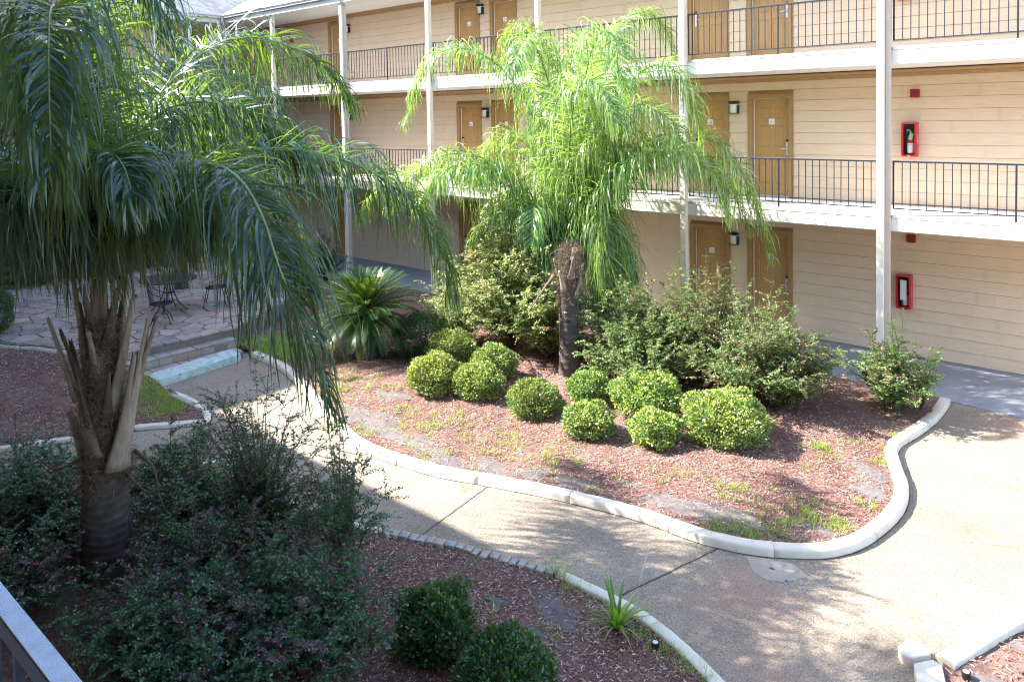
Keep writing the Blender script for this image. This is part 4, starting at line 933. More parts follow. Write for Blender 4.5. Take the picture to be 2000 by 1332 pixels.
PALM_L = [
 [ (-4.12,-10.83,3.14),(-3.94,-10.49,3.95),(-3.71,-10.00,4.28),(-3.41,-9.46,4.37),(-3.08,-8.91,4.28),(-2.82,-8.43,4.03),(-2.59,-7.99,3.56),(-2.47,-7.78,3.01),(-2.41,-7.75,2.59) ],
 [ (-4.00,-10.85,3.16),(-3.40,-10.68,3.90),(-2.79,-10.52,4.27),(-2.26,-10.46,4.20),(-1.91,-10.43,3.88),(-1.71,-10.42,3.50),(-1.60,-10.34,3.12),(-1.47,-10.25,2.68),(-1.42,-10.16,2.28) ],
 [ (-4.27,-10.81,3.33),(-4.45,-10.53,4.20),(-4.68,-10.02,4.96),(-4.87,-9.49,5.42),(-4.88,-8.95,5.70),(-4.81,-8.35,5.66),(-4.66,-7.84,5.38),(-4.51,-7.47,4.90) ],
 [ (-4.13,-10.96,3.27),(-3.69,-11.18,4.26),(-3.13,-11.45,5.08),(-2.56,-11.72,5.53),(-2.05,-11.94,5.49),(-1.73,-12.07,5.18),(-1.61,-12.12,4.76),(-1.59,-12.13,4.39) ],
 [ (-4.26,-10.94,3.25),(-4.25,-11.14,4.24),(-4.30,-11.40,5.09),(-4.48,-11.67,5.57),(-4.72,-12.01,5.66),(-4.95,-12.37,5.29),(-5.15,-12.58,4.68) ],
 [ (-4.33,-10.86,3.33),(-4.22,-10.84,4.38),(-4.02,-10.89,5.09),(-3.99,-10.83,5.59),(-3.81,-10.79,6.07),(-3.58,-10.71,6.19),(-3.33,-10.64,5.93),(-3.25,-10.59,5.54) ],
 [ (-4.26,-10.95,3.15),(-4.17,-11.24,3.66),(-4.09,-11.56,3.94),(-4.11,-11.84,3.97),(-4.26,-12.12,3.71),(-4.39,-12.26,3.35) ],
 [ (-4.39,-10.79,3.21),(-4.87,-10.37,3.89),(-5.37,-9.85,4.49),(-5.84,-9.31,4.80),(-6.17,-8.80,4.73),(-6.33,-8.43,4.36) ],
 [ (-4.08,-11.05,3.29),(-3.52,-11.32,3.86),(-2.89,-11.41,4.30),(-2.26,-11.52,4.45),(-1.97,-11.53,4.38),(-1.80,-11.53,4.16) ],
 [ (-4.18,-10.87,3.25),(-4.06,-10.60,3.74),(-4.00,-10.15,3.91),(-4.01,-9.63,3.75),(-4.02,-9.13,3.40),(-4.01,-8.74,2.86) ],
 [ (-4.18,-10.87,3.25),(-4.29,-10.65,4.10),(-4.26,-10.33,4.68),(-4.13,-9.93,4.89),(-3.94,-9.50,4.83),(-3.77,-9.11,4.53),(-3.59,-8.84,4.11) ],
 [ (-4.24,-10.92,3.25),(-4.57,-11.05,3.86),(-5.07,-11.20,4.22),(-5.63,-11.42,4.27),(-6.19,-11.67,3.99) ],
 [ (-4.22,-10.90,3.35),(-4.46,-10.93,4.12),(-4.77,-11.03,4.91),(-5.29,-11.19,5.41),(-5.85,-11.41,5.60),(-6.30,-11.69,5.28) ],
 [ (-4.07,-10.92,3.21),(-3.74,-10.86,3.74),(-3.24,-10.80,3.99),(-2.82,-10.71,3.94),(-2.60,-10.66,3.72) ],
 [ (-4.24,-10.92,3.25),(-3.88,-11.24,3.83),(-3.62,-11.53,4.11),(-3.45,-11.78,4.09),(-3.43,-11.91,3.89) ],
]
PALM_C = [
 [ (-5.57,-1.53,1.38),(-5.71,-1.57,2.84),(-5.94,-1.82,4.41),(-6.40,-2.29,5.56),(-6.91,-2.85,6.03),(-7.30,-3.33,5.88),(-7.59,-3.62,5.28),(-7.70,-3.76,4.57) ],
 [ (-5.63,-1.45,1.46),(-5.91,-1.18,3.33),(-6.32,-0.91,5.16),(-6.80,-0.73,6.30),(-7.25,-0.70,6.73),(-7.71,-0.72,6.48),(-7.96,-0.71,5.80) ],
 [ (-5.49,-1.46,1.48),(-5.41,-1.26,3.56),(-5.22,-0.85,5.44),(-4.90,-0.37,6.49),(-4.56,0.07,6.76),(-4.28,0.43,6.39),(-4.15,0.50,5.74) ],
 [ (-5.47,-1.45,1.38),(-4.86,-1.58,3.60),(-3.98,-1.79,4.98),(-3.24,-1.91,5.50),(-2.70,-1.97,5.38),(-2.36,-1.97,4.85),(-2.27,-1.93,4.15) ],
 [ (-5.39,-1.51,1.30),(-4.94,-1.31,2.66),(-4.33,-1.10,3.79),(-3.28,-1.34,4.28),(-2.44,-1.28,4.19),(-1.89,-1.22,3.63),(-1.57,-1.12,2.84),(-1.42,-1.03,2.17) ],
 [ (-5.61,-1.57,1.28),(-5.90,-1.76,2.43),(-6.38,-2.13,3.48),(-6.94,-2.59,3.86),(-7.48,-3.08,3.88),(-7.95,-3.51,3.47),(-8.25,-3.81,2.90) ],
 [ (-5.44,-1.56,1.40),(-5.10,-1.68,3.10),(-4.69,-1.79,4.41),(-4.34,-1.85,4.89),(-4.08,-1.90,4.60),(-3.98,-1.98,3.94),(-4.00,-2.05,3.19) ],
 [ (-5.33,-1.60,1.21),(-4.91,-1.71,2.20),(-4.56,-1.76,2.88),(-4.28,-1.90,2.97),(-4.15,-1.97,2.21),(-4.13,-1.99,1.45),(-4.12,-2.03,0.68) ],
 [ (-5.69,-1.37,1.34),(-6.18,-1.06,2.76),(-6.84,-0.91,3.83),(-7.52,-0.81,4.28),(-8.29,-0.85,3.80),(-8.66,-0.83,3.07) ],
 [ (-5.53,-1.50,1.38),(-5.64,-1.21,3.34),(-5.77,-0.82,5.14),(-6.00,-0.30,6.15),(-6.12,0.15,6.52),(-6.18,0.62,6.21),(-6.20,0.94,5.41) ],
 [ (-5.51,-1.61,1.30),(-5.47,-2.05,2.40),(-5.47,-2.42,2.94),(-5.42,-2.65,2.77),(-5.38,-2.79,2.20) ],
 [ (-5.73,-1.41,1.23),(-6.67,-1.50,2.56),(-7.85,-1.82,3.41),(-9.07,-2.22,3.51),(-10.07,-2.60,3.03),(-10.58,-2.82,2.30) ],
 [ (-5.43,-1.54,1.40),(-5.11,-1.61,2.27),(-4.63,-1.58,2.51),(-4.22,-1.49,2.24),(-3.97,-1.45,1.57) ],
 [ (-5.61,-1.57,1.33),(-5.77,-1.93,2.15),(-6.10,-2.32,2.69),(-6.41,-2.73,2.71),(-6.71,-3.02,2.21) ],
 [ (-5.47,-1.46,1.17),(-5.08,-1.74,1.88),(-4.72,-1.80,2.23),(-4.52,-1.79,1.75),(-4.44,-1.83,0.98) ],
 [ (-5.56,-1.54,1.17),(-5.45,-1.92,1.98),(-5.47,-2.19,2.26),(-5.52,-2.39,1.94),(-5.54,-2.45,1.34) ],
 [ (-5.43,-1.54,1.35),(-4.79,-1.43,2.89),(-4.06,-1.26,3.90),(-3.31,-1.11,4.07),(-2.66,-0.96,3.84),(-2.21,-0.86,3.27),(-1.95,-0.80,2.64) ],
 [ (-5.39,-1.51,1.30),(-4.65,-1.72,2.63),(-3.81,-1.99,3.57),(-2.98,-2.30,3.99),(-2.30,-2.37,3.99),(-1.87,-2.28,3.62),(-1.62,-2.23,3.00) ],
 [ (-5.44,-1.56,1.40),(-4.92,-2.16,3.64),(-4.13,-2.99,4.89),(-3.36,-3.63,5.20),(-2.79,-3.94,5.01),(-2.50,-4.11,4.54) ],
 [ (-5.43,-1.54,1.40),(-4.82,-1.97,3.14),(-3.90,-2.42,4.42),(-2.97,-2.78,4.82),(-2.36,-2.92,4.60),(-1.99,-3.02,4.03) ],
 [ (-5.61,-1.57,1.28),(-5.85,-1.99,2.36),(-6.23,-2.53,3.47),(-6.63,-3.13,3.70),(-7.01,-3.61,3.56),(-7.22,-3.96,2.99) ],
 [ (-5.49,-1.46,1.38),(-5.09,-1.76,3.91),(-4.42,-2.14,5.65),(-3.81,-2.51,6.14),(-3.36,-2.79,5.83),(-3.08,-3.00,5.03) ],
 [ (-5.53,-1.50,1.38),(-5.20,-2.10,4.32),(-5.04,-2.81,5.76),(-4.86,-3.44,5.99),(-4.69,-3.99,5.51) ],
]
PALM_B = [
 [ (-15.16,-4.91,3.87),(-15.14,-4.79,5.41),(-15.06,-4.66,6.57),(-15.05,-4.48,7.16),(-15.11,-4.28,6.98),(-15.13,-4.20,6.34) ],
 [ (-15.16,-4.91,3.87),(-14.55,-4.56,5.14),(-13.71,-4.05,5.75),(-12.77,-3.52,5.22),(-12.29,-3.29,4.22) ],
 [ (-15.16,-4.91,3.87),(-15.82,-5.14,5.17),(-16.52,-5.46,5.84),(-17.22,-5.83,5.34),(-17.51,-6.01,4.41) ],
 [ (-15.16,-4.91,3.87),(-16.12,-4.62,4.91),(-17.13,-4.55,5.48),(-17.84,-4.53,5.08),(-18.14,-4.58,4.08) ],
 [ (-15.16,-4.91,3.87),(-13.87,-5.05,4.64),(-12.75,-4.99,4.86),(-12.03,-4.79,4.27),(-11.66,-4.65,3.35) ],
 [ (-15.16,-4.91,3.87),(-14.80,-5.62,4.41),(-14.54,-6.32,4.67),(-14.56,-6.90,4.10),(-14.61,-7.13,3.18) ],
 [ (-15.16,-4.91,3.87),(-15.41,-4.01,4.76),(-15.36,-3.00,5.16),(-15.17,-2.21,4.45),(-15.01,-1.87,3.29) ],
]
TC = (-4.05, -10.95)
P1 = empty('queen_palm', 'big shaded queen palm at the left with stubby cut leaf bases', 'palm tree', (-4.2, -10.9, 0))
def keep(o, P_):           # children were built in world coordinates
    return o
for ch in (): pass
def at_origin(e): l = Vector(e.location); e.location = (0, 0, 0); return l
at_origin(P1)
ringed_trunk((-4.26, -10.92, -.05), (-4.12, -10.95, 1.30), .245, .205, 'trunk', P1, MT['trunk'], 16)
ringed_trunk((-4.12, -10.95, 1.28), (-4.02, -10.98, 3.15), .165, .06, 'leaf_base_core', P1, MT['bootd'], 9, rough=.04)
SB = [((-4.19,-11.15,1.95),(-4.36,-11.30,2.77),.17,.06),((-4.02,-11.10,1.42),(-4.12,-11.15,2.28),.26,.085),((-3.97,-10.99,1.72),(-4.02,-11.02,3.05),.20,.075),((-3.84,-10.93,1.28),(-3.72,-10.79,2.42),.27,.07),
      ((-3.79,-10.80,1.95),(-3.57,-10.65,2.72),.17,.055),((-3.93,-10.93,1.82),(-3.74,-10.77,2.98),.18,.065),((-3.81,-10.86,1.55),(-3.63,-10.70,2.74),.17,.06),((-4.14,-11.07,2.30),(-4.20,-11.13,3.35),.17,.07),((-4.03,-10.97,2.25),(-3.97,-10.94,3.3),.17,.07),
      ((-4.26,-10.98,1.6),(-4.45,-11.0,2.5),.2,.06),((-4.02,-10.75,1.7),(-3.9,-10.5,2.7),.2,.06),((-4.2,-10.78,2.0),(-4.35,-10.6,3.0),.18,.06),((-4.28,-11.05,1.25),(-4.40,-11.13,1.75),.2,.10)]
for b, t_, w0, w1 in SB: boot(b, t_, w0, w1, P1, curl=.02)
for k in range(17):
    a = k*2.39996+.4; z = 1.22+.096*k; rr_ = .155-.07*(k/17); c, s_ = math.cos(a), math.sin(a); ln_ = random.uniform(.45, 1.0); o_ = random.uniform(.06, .20)+.05*(k < 8)
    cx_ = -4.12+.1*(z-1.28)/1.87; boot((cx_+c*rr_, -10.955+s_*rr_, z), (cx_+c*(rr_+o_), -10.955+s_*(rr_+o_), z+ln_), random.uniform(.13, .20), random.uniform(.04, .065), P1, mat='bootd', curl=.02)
fibres((-4.12, -10.95, 1.15), (-4.0, -10.98, 2.8), lambda t: .195-.09*t+.02*np.sin(t*20), 5000, P1)
fibres((-4.15, -10.94, 1.0), (-4.1, -10.95, 1.35), lambda t: .235+0*t, 500, P1, .10)
for pts in (((-4.24,-11.1,1.35),(-4.42,-11.3,1.25),(-4.55,-11.42,1.38)), ((-3.86,-10.85,1.2),(-3.62,-10.75,1.05),(-3.42,-10.68,1.12)), ((-3.78,-10.8,1.45),(-3.6,-10.7,1.3),(-3.58,-10.66,1.0),(-3.52,-10.62,.85)), ((-4.16,-11.16,1.1),(-4.3,-11.25,.95),(-4.28,-11.3,.7))):
    MB().tube([tuple(q) for q in spline(pts, 10)], [.02, .019, .017, .016, .014, .012, .01, .01, .008, .006], 6).build('dead_stalk', MT['twig'], P1, smooth=True)
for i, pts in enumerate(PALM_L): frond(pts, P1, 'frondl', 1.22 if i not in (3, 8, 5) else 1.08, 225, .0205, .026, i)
P2 = empty('queen_palm', 'sunlit pale green queen palm standing in the centre bed', 'palm tree', (0, 0, 0)); TC = (-4.1, -3.26)
ringed_trunk((-4.12, -3.26, 0), (-4.12, -3.26, 1.62), .185, .17, 'trunk', P2, MT['trunk'], 15)
ringed_trunk((-4.12, -3.26, 1.6), (-4.10, -3.26, 2.15), .17, .06, 'leaf_base_core', P2, MT['trunk'], 6, rough=.03)
for k in range(7):
    a = k*2.4; z = 1.5+.07*k; c, s_ = math.cos(a), math.sin(a); boot((-4.12+c*.15, -3.26+s_*.15, z), (-4.12+c*.26, -3.26+s_*.26, z+.36), .16, .06, P2, curl=.03)
fibres((-4.12, -3.26, 1.5), (-4.1, -3.26, 2.4), lambda t: .19-.06*t, 2200, P2, .2)
for i, pts in enumerate(PALM_C): frond(pts, P2, 'frondc', 1.18 if i not in (1, 9, 10) else .95, 255, .0195, .024, 40+i)
boot((-4.3, -3.42, 1.9), (-4.62, -3.75, 1.25), .14, .05, P2, mat='twig')
P3 = empty('queen_palm', 'half hidden queen palm growing behind the stone patio', 'palm tree', (0, 0, 0)); TC = (PALM_B[0][0][0], PALM_B[0][0][1])
bx, by, bz = PALM_B[0][0]
ringed_trunk((bx, by, 0), (bx, by, bz-.6), .17, .14, 'trunk', P3, MT['trunk'], 26)
ringed_trunk((bx, by, bz-.62), (bx, by, bz+.2), .16, .08, 'leaf_base_core', P3, MT['trunk'], 5, rough=.03)
for i, pts in enumerate(PALM_B): frond(pts, P3, 'frondl', 1.1, 120, .032, .022, 80+i)

# ================================================================ SHRUBS
def ball(label, u, w_, h, mat, n=None, name='round_shrub', leaf=(.034, .020), young=.25, group=None, lum=.10, zb=None):
    """clipped shrub: leaf shell over a lumpy ellipsoid, u = centre on the ground"""
    x, y = u; z0 = float(zat(x, y)) if zb is None else zb; e = empty(name, label, 'shrub', (x, y, z0), group)
    rx, rz = w_/2, h*.56; cz = h-rz; n = n or int(15500*w_*h)
    d = rdir(n, .25); ph = rng.uniform(0, 6, 6)
    az = np.arctan2(d[:, 1], d[:, 0]); lum_ = 1+lum*(.6*np.sin(3*az+ph[0]+2*d[:, 2])+.5*np.sin(5*az+ph[1]-3*d[:, 2])+.5*np.sin(4*d[:, 2]*2+ph[2]+az)+.35*np.sin(9*az+ph[3]+6*d[:, 2]))
    dep = rng.random(n)**1.7*.34; rad = lum_*(1-dep)
    P_ = np.stack([d[:, 0]*rx*rad, d[:, 1]*rx*rad, cz+d[:, 2]*rz*rad], 1); k = P_[:, 2] > .015; P_, d, dep = P_[k], d[k], dep[k]; n = len(P_)
    Dd = norm(d*.75+rng.normal(0, .62, (n, 3))+np.array([0, 0, .35])); Nn = norm(d*.6+np.array([0, 0, .55])+rng.normal(0, .45, (n, 3)))
    L = leaf[0]*rng.uniform(.65, 1.25, n); Wd = leaf[1]*rng.uniform(.7, 1.2, n)
    tint = np.clip(rng.random(n)*.55+np.where((dep < .05) & (rng.random(n) < young*1.6*(d[:, 2]*.6+.7)), .5, 0), 0, 1)
    V = leaf_verts(P_, Dd, Nn, L, Wd)
    tag(link('foliage', npmesh('foliage', V, quads(n), tint=np.repeat(tint, 4)), MT[mat], e), kind='stuff')
    m2 = 26; dd = rdir(m2, .8); q = np.linspace(0, 1, 5)[None, :, None]; tip = np.stack([dd[:, 0]*rx*.85, dd[:, 1]*rx*.85, cz+dd[:, 2]*rz*.8], 1)[:, None]
    Pt = tip*q+rng.normal(0, .008, (m2, 5, 3)); Pt[:, 0, 2] = -.02; Vt, Ft = tubes(Pt, np.linspace(.009, .003, 5)[None]*np.ones((m2, 1)), 4)
    link('branches', npmesh('branches', Vt, Ft, True), MT['twig'], e); return e
G1 = 'clipped round shrubs in front of the centre palm'
fx, fy = -.66*.42, .75*.42
for (x, y), w_, h, lb, mt_, yg in (
    ((-5.20,-5.52), 1.04, .66, 'leftmost big yellow tipped clipped shrub in the sun', 'box', .6),
    ((-4.46,-5.20), .90, .56, 'clipped shrub just right of the leftmost yellow one', 'box', .45),
    ((-4.80,-4.50), .88, .62, 'greyer clipped shrub behind the two left round ones', 'box', .2),
    ((-5.90,-4.40), 1.0, .70, 'looser clipped shrub at the back left below the feathery bush', 'box', .3),
    ((-3.28,-5.22), .90, .57, 'clipped shrub standing alone left of the palm foot shadow', 'box', .3),
    ((-2.92,-4.30), .78, .50, 'small clipped shrub right beside the centre palm trunk', 'box', .15),
    ((-2.19,-5.31), .80, .48, 'small clipped shrub furthest forward in the middle of the row', 'box', .4),
    ((-1.85,-4.20), 1.20, .64, 'wide clipped shrub behind two smaller ones, right of centre', 'box', .45),
    ((-1.30,-5.00), .78, .50, 'thin leaved orange tipped small clipped shrub before the wide one', 'box', .5),
    ((-0.46,-4.42), 1.30, .72, 'largest clipped shrub at the right end of the sunny row', 'box', .45)):
    ball(lb, (x+fx*w_, y+fy*w_), w_*.90, h*.88, mt_, young=yg*.7, group=G1, leaf=(.042, .026), lum=.13, n=int(14500*w_*h))
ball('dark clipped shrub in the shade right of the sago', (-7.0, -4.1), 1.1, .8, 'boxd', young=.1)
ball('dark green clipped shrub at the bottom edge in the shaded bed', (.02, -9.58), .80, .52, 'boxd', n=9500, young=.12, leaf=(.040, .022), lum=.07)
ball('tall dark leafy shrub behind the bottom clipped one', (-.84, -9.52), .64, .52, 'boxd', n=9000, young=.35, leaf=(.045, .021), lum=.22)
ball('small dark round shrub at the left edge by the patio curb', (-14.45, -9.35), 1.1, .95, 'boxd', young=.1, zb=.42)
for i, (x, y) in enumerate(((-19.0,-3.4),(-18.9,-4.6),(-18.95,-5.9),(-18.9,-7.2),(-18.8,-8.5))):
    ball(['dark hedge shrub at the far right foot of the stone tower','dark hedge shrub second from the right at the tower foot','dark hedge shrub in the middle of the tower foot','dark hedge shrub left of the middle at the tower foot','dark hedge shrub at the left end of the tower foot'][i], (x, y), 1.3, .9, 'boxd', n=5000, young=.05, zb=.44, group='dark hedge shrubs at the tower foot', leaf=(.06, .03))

def feathery(label, u, Rr, Hh, nst, mat, purple=.35, lean=(0, 0), tw=13, lf=15, ll=.028, name='fringe_shrub', droop=.45, wild=.12, zb=None, upr=.9, thin=1.0, sl=1.0):
    x, y = u; z0 = float(zat(x, y)) if zb is None else zb; e = empty(name, label, 'shrub', (x, y, z0))
    a = rng.uniform(0, 2*np.pi, nst); q = rng.random(nst)**.6; L = Hh*rng.uniform(.62, 1.02, nst)*(1-.28*q); L = np.where(rng.random(nst) < wild, L*1.28, L)
    k = 12; t = np.linspace(0, 1, k)[None, :]
    hor = (q*Rr)[:, None]*(t**.8*.75+.45*t**2); ver = L[:, None]*(t-droop*q[:, None]*.55*t**2.6)*upr/.9
    P_ = np.stack([np.cos(a)[:, None]*hor+lean[0]*t**2, np.sin(a)[:, None]*hor+lean[1]*t**2, ver], -1)+np.cumsum(rng.normal(0, .008, (nst, k, 3)), 1); P_[:, 0] = np.c_[np.cos(a)*.05, np.sin(a)*.05, -.02*np.ones(nst)]
    Vt, Ft = tubes(P_, np.linspace(.010, .0018, k)[None]*np.ones((nst, 1))*thin, 4)
    # side shoots
    ns = nst*tw; si = np.repeat(np.arange(nst), tw); ts = rng.uniform(.22, 1.0, ns); ii = np.clip((ts*(k-1)).astype(int), 0, k-2); fr = (ts*(k-1)-ii)[:, None]
    b = P_[si, ii]*(1-fr)+P_[si, ii+1]*fr; tg = norm(P_[si, ii+1]-P_[si, ii]); rd = rng.normal(size=(ns, 3)); rd[:, 2] *= .45
    d = norm(tg*.75+norm(rd)*.95); ln = sl*rng.uniform(.10, .27, ns)*(1.15-.5*ts)*(Hh/1.2)**.5; k2 = 6; t2 = np.linspace(0, 1, k2)[None, :, None]
    S_ = b[:, None]+d[:, None]*ln[:, None, None]*t2+np.array([0, 0, -.28])*(ln[:, None, None]*t2**2)*rng.uniform(.2, 1, (ns, 1, 1))
    Vs, Fs = tubes(S_, np.linspace(.0028, .0010, k2)[None]*np.ones((ns, 1)), 3)
    V = np.vstack([Vt, Vs]); F = np.vstack([Ft, Fs+len(Vt)]); tag(link('branches', npmesh('branches', V, F), MT['twig'], e), kind='stuff')
    # leaves in two rows along the shoots and at the stem tips
    def rows(C, m, tip_t):
        n_, kk, _ = C.shape; f = np.tile(np.linspace(.06, 1, m), n_); ci = np.repeat(np.arange(n_), m); i_ = np.clip((f*(kk-1)).astype(int), 0, kk-2); g = (f*(kk-1)-i_)[:, None]
        p = C[ci, i_]*(1-g)+C[ci, i_+1]*g; tt = norm(C[ci, i_+1]-C[ci, i_]); up = np.array([0, 0, 1.0])+rng.normal(0, .35, (len(f), 3)); sd_ = norm(np.cross(tt, up))*np.where(np.tile(np.arange(m), n_) % 2 == 0, 1, -1)[:, None]
        return p, norm(sd_+tt*.55+rng.normal(0, .28, p.shape)), norm(up+rng.normal(0, .3, p.shape)), tip_t[ci], f
    p1, d1, n1, tt1, f1 = rows(S_, lf, ts); p2, d2, n2, tt2, f2 = rows(P_[:, 4:], 26, np.ones(nst))
    p = np.vstack([p1, p2]); d = np.vstack([d1, d2]); nn = np.vstack([n1, n2]); f = np.r_[f1, f2]; tt = np.r_[tt1, tt2]; n_ = len(p)
    sr_ = rng.random(nst); stemr = np.r_[sr_[np.repeat(si, lf)], np.repeat(sr_, 26)]
    tint = np.clip(rng.random(n_)*.62, 0, 1); pu = (stemr < purple*.8) & (rng.random(n_) < np.clip((f*.6+tt*.9-.72)*2.2, 0, .95)); tint = np.where(pu, rng.uniform(.82, 1, n_), tint)
    Vl = leaf_verts(p, d, nn, ll*rng.uniform(.6, 1.2, n_)*(1.1-.35*f), ll*.56*rng.uniform(.7, 1.15, n_))
    tag(link('foliage', npmesh('foliage', Vl, quads(n_), tint=np.repeat(tint, 4)), MT[mat], e), kind='stuff'); return e
feathery('tall pale feathery shrub left of the centre palm', (-5.9, -2.8), 1.25, 2.9, 190, 'loroy', .12, ll=.058, tw=17)
feathery('second pale feathery shrub touching the centre palm trunk', (-4.95, -2.75), .95, 1.9, 120, 'loroy', .12, ll=.058, tw=17)
feathery('low feathery shrub between the sago and the tall pale one', (-7.0, -3.1), .9, 1.6, 95, 'loroy', .15, ll=.041)
feathery('thin yellowish shrub by the walkway behind the sago', (-8.2, -1.9), .6, 1.3, 40, 'loroy', .1, ll=.039)
feathery('feathery green shrub just right of the centre palm trunk', (-3.25, -2.4), .95, 1.75, 115, 'loro', .18, ll=.047, tw=16)
feathery('low grey green shrub in front of the second post', (-2.75, -3.1), .95, 1.25, 95, 'loro', .15, ll=.047, tw=16)
feathery('dense dark green shrub before the ground floor doors', (-2.1, -2.1), 1.05, 1.9, 135, 'loro', .45, wild=.32, ll=.045, tw=16)
feathery('spreading purple tipped shrub behind the largest round one', (-1.05, -2.5), 1.1, 1.7, 135, 'loro', .55, wild=.32, ll=.045, tw=15)
feathery('rightward arching purple tipped shrub over the dark mulch', (-.62, -2.55), .85, 1.35, 90, 'loro', .55, wild=.32, ll=.043, tw=15)
feathery('separate purple tipped shrub at the right end of the centre bed', (.62, -1.5), .62, 1.2, 70, 'loro', .55, ll=.043, wild=.2, tw=15)
# shaded foreground shrubs
FR = [('dark shrub filling the left edge below the side path', (-6.0,-11.2), 1.1, 1.15, 100, .25, .14), ('dark shrub left of the big palm trunk', (-5.25,-11.15), .95, 1.05, 84, .4, .14), ('purple tinged dark shrub in front of the palm foot', (-4.35,-11.75), .75, .80, 56, .6, .12),
      ('dark glossy shrub right of the big palm trunk', (-4.35,-9.9), .85, 1.0, 84, .15, .1), ('dark shrub beside the corner of the side path', (-5.4,-9.75), .75, .85, 66, .2, .12),
      ('tall wispy shrub whose shoots stand against the sunlit path', (-3.75,-9.45), .62, 1.8, 44, .35, .5), ('low dark shrub behind the white curb right of the palm', (-3.3,-9.7), .75, .95, 70, .4, .12),
      ('purple mottled shrub in the middle of the front bed', (-3.0,-10.5), .85, .95, 84, .7, .14), ('tall thin purple topped shrub before the cobbles', (-2.25,-9.45), .5, 1.45, 34, .6, .4),
      ('dark shrub at the lower middle with arching shoots', (-2.2,-10.35), .85, .95, 84, .45, .2), ('dark shrub at the bottom left of centre', (-2.5,-11.3), .8, .95, 76, .5, .2), ('bottom edge dark shrub with pink flower buds', (-1.5,-10.25), .7, .95, 66, .4, .15),
      ('bottom edge dark shrub next to the balcony rail', (-1.75,-11.15), .65, .8, 56, .45, .15), ('dark shrub at the far left bottom', (-6.9,-12.2), .9, 1.0, 60, .3, .1)]
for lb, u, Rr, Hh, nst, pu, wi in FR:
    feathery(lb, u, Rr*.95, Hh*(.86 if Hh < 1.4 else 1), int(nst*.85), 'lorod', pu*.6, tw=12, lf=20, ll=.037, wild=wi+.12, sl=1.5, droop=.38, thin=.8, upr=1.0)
for x, y, z in ((-1.55, -9.95, .93), (-1.25, -10.0, .72)):
    m_ = MB()
    for k in range(16): a = k*.39; m_.tube([(x, y, z), (x+.011*math.cos(a), y+.011*math.sin(a), z+.006), (x+.015*math.cos(a), y+.015*math.sin(a), z-.005)], .0014, 3)
    pm = bpy.data.materials.get('pink_petals') or mat_simple('pink_petals', (.65, .06, .22), .5); o = m_.build('flower', pm); tag(o, 'tiny pink fringe flower on a dark shrub, %s' % ('higher one' if z > .8 else 'lower one'), 'flower')
# lime broad-leaved saplings
def sapling(label, base, stems, Hh, nl, ll, mat='lime', z0=None, spread=.25, tint0=.2):
    x, y = base; z0 = float(zat(x, y)) if z0 is None else z0; e = empty('sapling', label, 'plant', (x, y, z0)); m_ = MB(); Vs = []; tn = []
    for s_ in range(stems):
        a = random.uniform(0, 6.28); hh = Hh*random.uniform(.6, 1); C = spline([(0, 0, 0), (math.cos(a)*spread*.4, math.sin(a)*spread*.4, hh*.4), (math.cos(a)*spread*.7, math.sin(a)*spread*.7, hh*.75), (math.cos(a)*spread+random.gauss(0, .04), math.sin(a)*spread, hh)], 14)
        m_.tube([tuple(c) for c in C], list(np.linspace(.008, .002, 14)), 5)
        t = np.linspace(.35, 1, nl); i_ = np.clip((t*13).astype(int), 0, 12); g = (t*13-i_)[:, None]; p = C[i_]*(1-g)+C[i_+1]*g
        az = np.arange(nl)*2.4+random.random()*6; d = norm(np.stack([np.cos(az), np.sin(az), .35+0*az], 1)+rng.normal(0, .2, (nl, 3))); L = ll*np.interp(t, [.35, .7, 1], [1, 1, .55])*rng.uniform(.8, 1.15, nl)
        nn = norm(np.array([0, 0, 1.0])+rng.normal(0, .35, (nl, 3))); S = norm(np.cross(d, nn)); N2 = np.cross(S, d); L_ = L[:, None]
        V = np.stack([p, p+d*L_*.28-S*L_*.27-N2*L_*.0, p+d*L_*.62-S*L_*.24-N2*L_*.05, p+d*L_-N2*L_*.2, p+d*L_*.62+S*L_*.24-N2*L_*.05, p+d*L_*.28+S*L_*.27, p+d*L_*.45+N2*L_*-.06], 1)
        Vs.append(V); tn.append(np.clip(t*.7+tint0+rng.normal(0, .15, nl), 0, 1))
    V = np.concatenate(Vs); n_ = len(V); tn = np.concatenate(tn); b = (np.arange(n_)*7)[:, None, None]; F = (b+np.array([[0, 5, 4, 6], [6, 4, 3, 3], [0, 6, 2, 1], [6, 3, 3, 2]])[None]).reshape(-1, 4)
    me = bpy.data.meshes.new('leaves'); me.from_pydata(V.reshape(-1, 3).tolist(), [], [tuple(dict.fromkeys(f)) for f in F.tolist()]); me.update()
    at = me.attributes.new('tint', 'FLOAT', 'POINT'); at.data.foreach_set('value', np.repeat(tn, 7).astype(np.float32))
    tag(link('leaves', me, MT[mat], e), kind='stuff'); m_.build('stems', MT['twig'], e, smooth=True); return e
sapling('bright lime broad leaved sapling before the left ground floor door', (-2.75, -1.75), 10, 2.15, 18, .12)
sapling('lime sapling behind the shrubs left of the second post', (-3.9, -1.7), 7, 1.85, 15, .11)
sapling('broad leaved sapling rising right of the big post', (.78, -1.35), 8, 1.6, 18, .11)
sapling('low broad leaved sapling leaning over the end of the curb', (.98, -1.15), 7, 1.0, 15, .10, spread=.3)
sapling('blue green broad leaved plant at the upper left edge', (-13.2, -9.7), 8, 5.6, 34, .34, 'frondl', .45, .7, 0)
sapling('green leafy clump at the palm foot beside the side path', (-4.75, -9.6), 12, .62, 12, .12, spread=.3)
feathery('dark weeping shrub beside the far walkway corner', (-14.2, -1.3), .6, 1.7, 45, 'lorod', .0, ll=.05, tw=12, lf=12, zb=0)
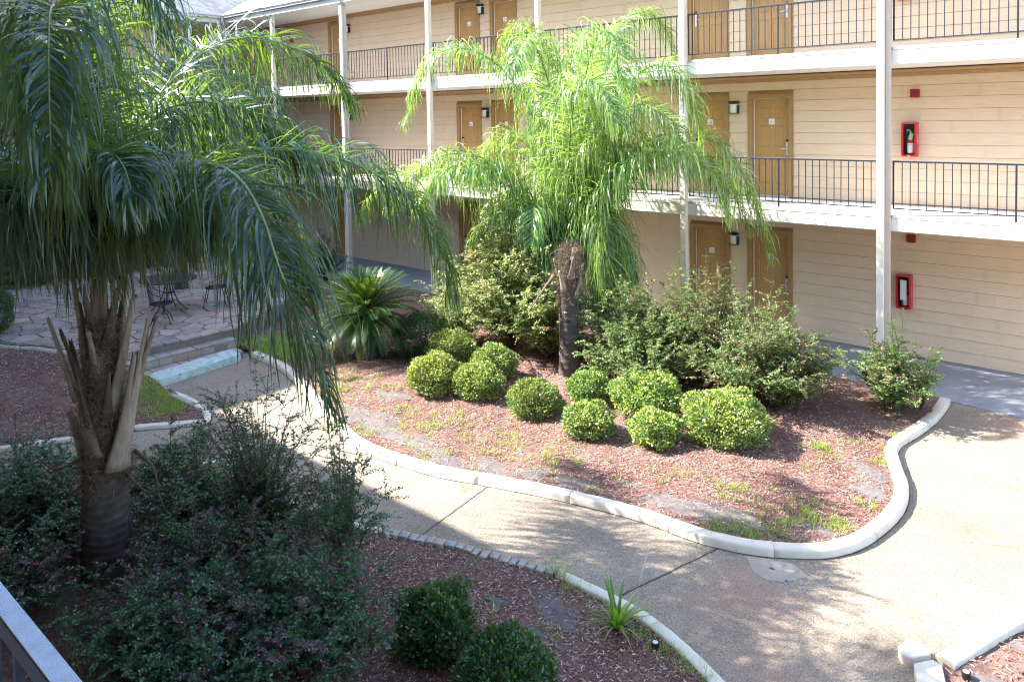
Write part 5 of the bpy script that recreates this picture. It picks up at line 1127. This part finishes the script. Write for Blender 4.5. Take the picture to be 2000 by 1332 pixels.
# sago
def sago(label, base, nf, Lf):
    x, y = base; e = empty('sago_palm', label, 'sago palm', (x, y, float(zat(x, y))))
    ringed_trunk((0, 0, 0), (0, 0, .78), .24, .20, 'trunk', e, MT['trunk'], 12, rough=.04)
    for i in range(nf):
        a = i*2.39996; q = i/nf; el = R(84-100*q+random.gauss(0, 4)); L = Lf*(.82+.25*math.sin(q*3)); K = 16; P_ = [np.array([.05*math.cos(a), .05*math.sin(a), .78+.05*(1-q)])]; th = el
        for k in range(K): P_.append(P_[-1]+np.array([math.cos(a)*math.cos(th), math.sin(a)*math.cos(th), math.sin(th)])*L/K); th -= R(2.0+1.6*q)*(1+k*.05)
        C = spline(P_, 40); T_ = norm(np.gradient(C, axis=0)); S = np.array([-math.sin(a), math.cos(a), 0]); Nn = norm(np.cross(T_, S)*-1); Nn *= np.sign(Nn[:, 2:3]+1e-6)
        o = MB().tube([tuple(c) for c in C[::4]], list(np.linspace(.012, .003, 10)), 5).build('frond', MT['sago'] if False else MT['rachis'], e, smooth=True)
        n = 110; u = np.linspace(.14, 1, n); ii = np.clip((u*39).astype(int), 0, 38); p = C[ii]; t_ = T_[ii]; nn = Nn[ii]; LL = .19*np.interp(u, [.14, .35, .7, 1], [.6, 1, .95, .35]); Vv = []; tt = []
        for sg in (1, -1):
            d = norm(S*sg+t_*.55+nn*.38); k = 3; c1 = p+d*(LL*.5)[:, None]; c2 = p+norm(d-nn*.18)*LL[:, None]; wv = t_*.0095
            Vv.append(np.stack([p-wv*.7, c1-wv, c2, c1+wv], 1)); Vv.append(np.stack([p+wv*.7, p-wv*.7, c1-wv, c1+wv], 1)[:, [0, 1, 2, 3]])
        V = np.concatenate(Vv); tn = np.clip(.25+.3*rng.random(len(V))+(.5 if q > .93 else 0), 0, 1)
        tag(link('leaflets', npmesh('leaflets', V, quads(len(V)), tint=np.repeat(tn, 4)), MT['sago'], o), kind='stuff')
sago('big round sago palm catching the sun on its left side', (-7.9, -4.75), 110, 1.12)
print('objects', len(bpy.data.objects), 'tris approx', sum(len(o.data.polygons) for o in bpy.data.objects if o.type == 'MESH')*2)
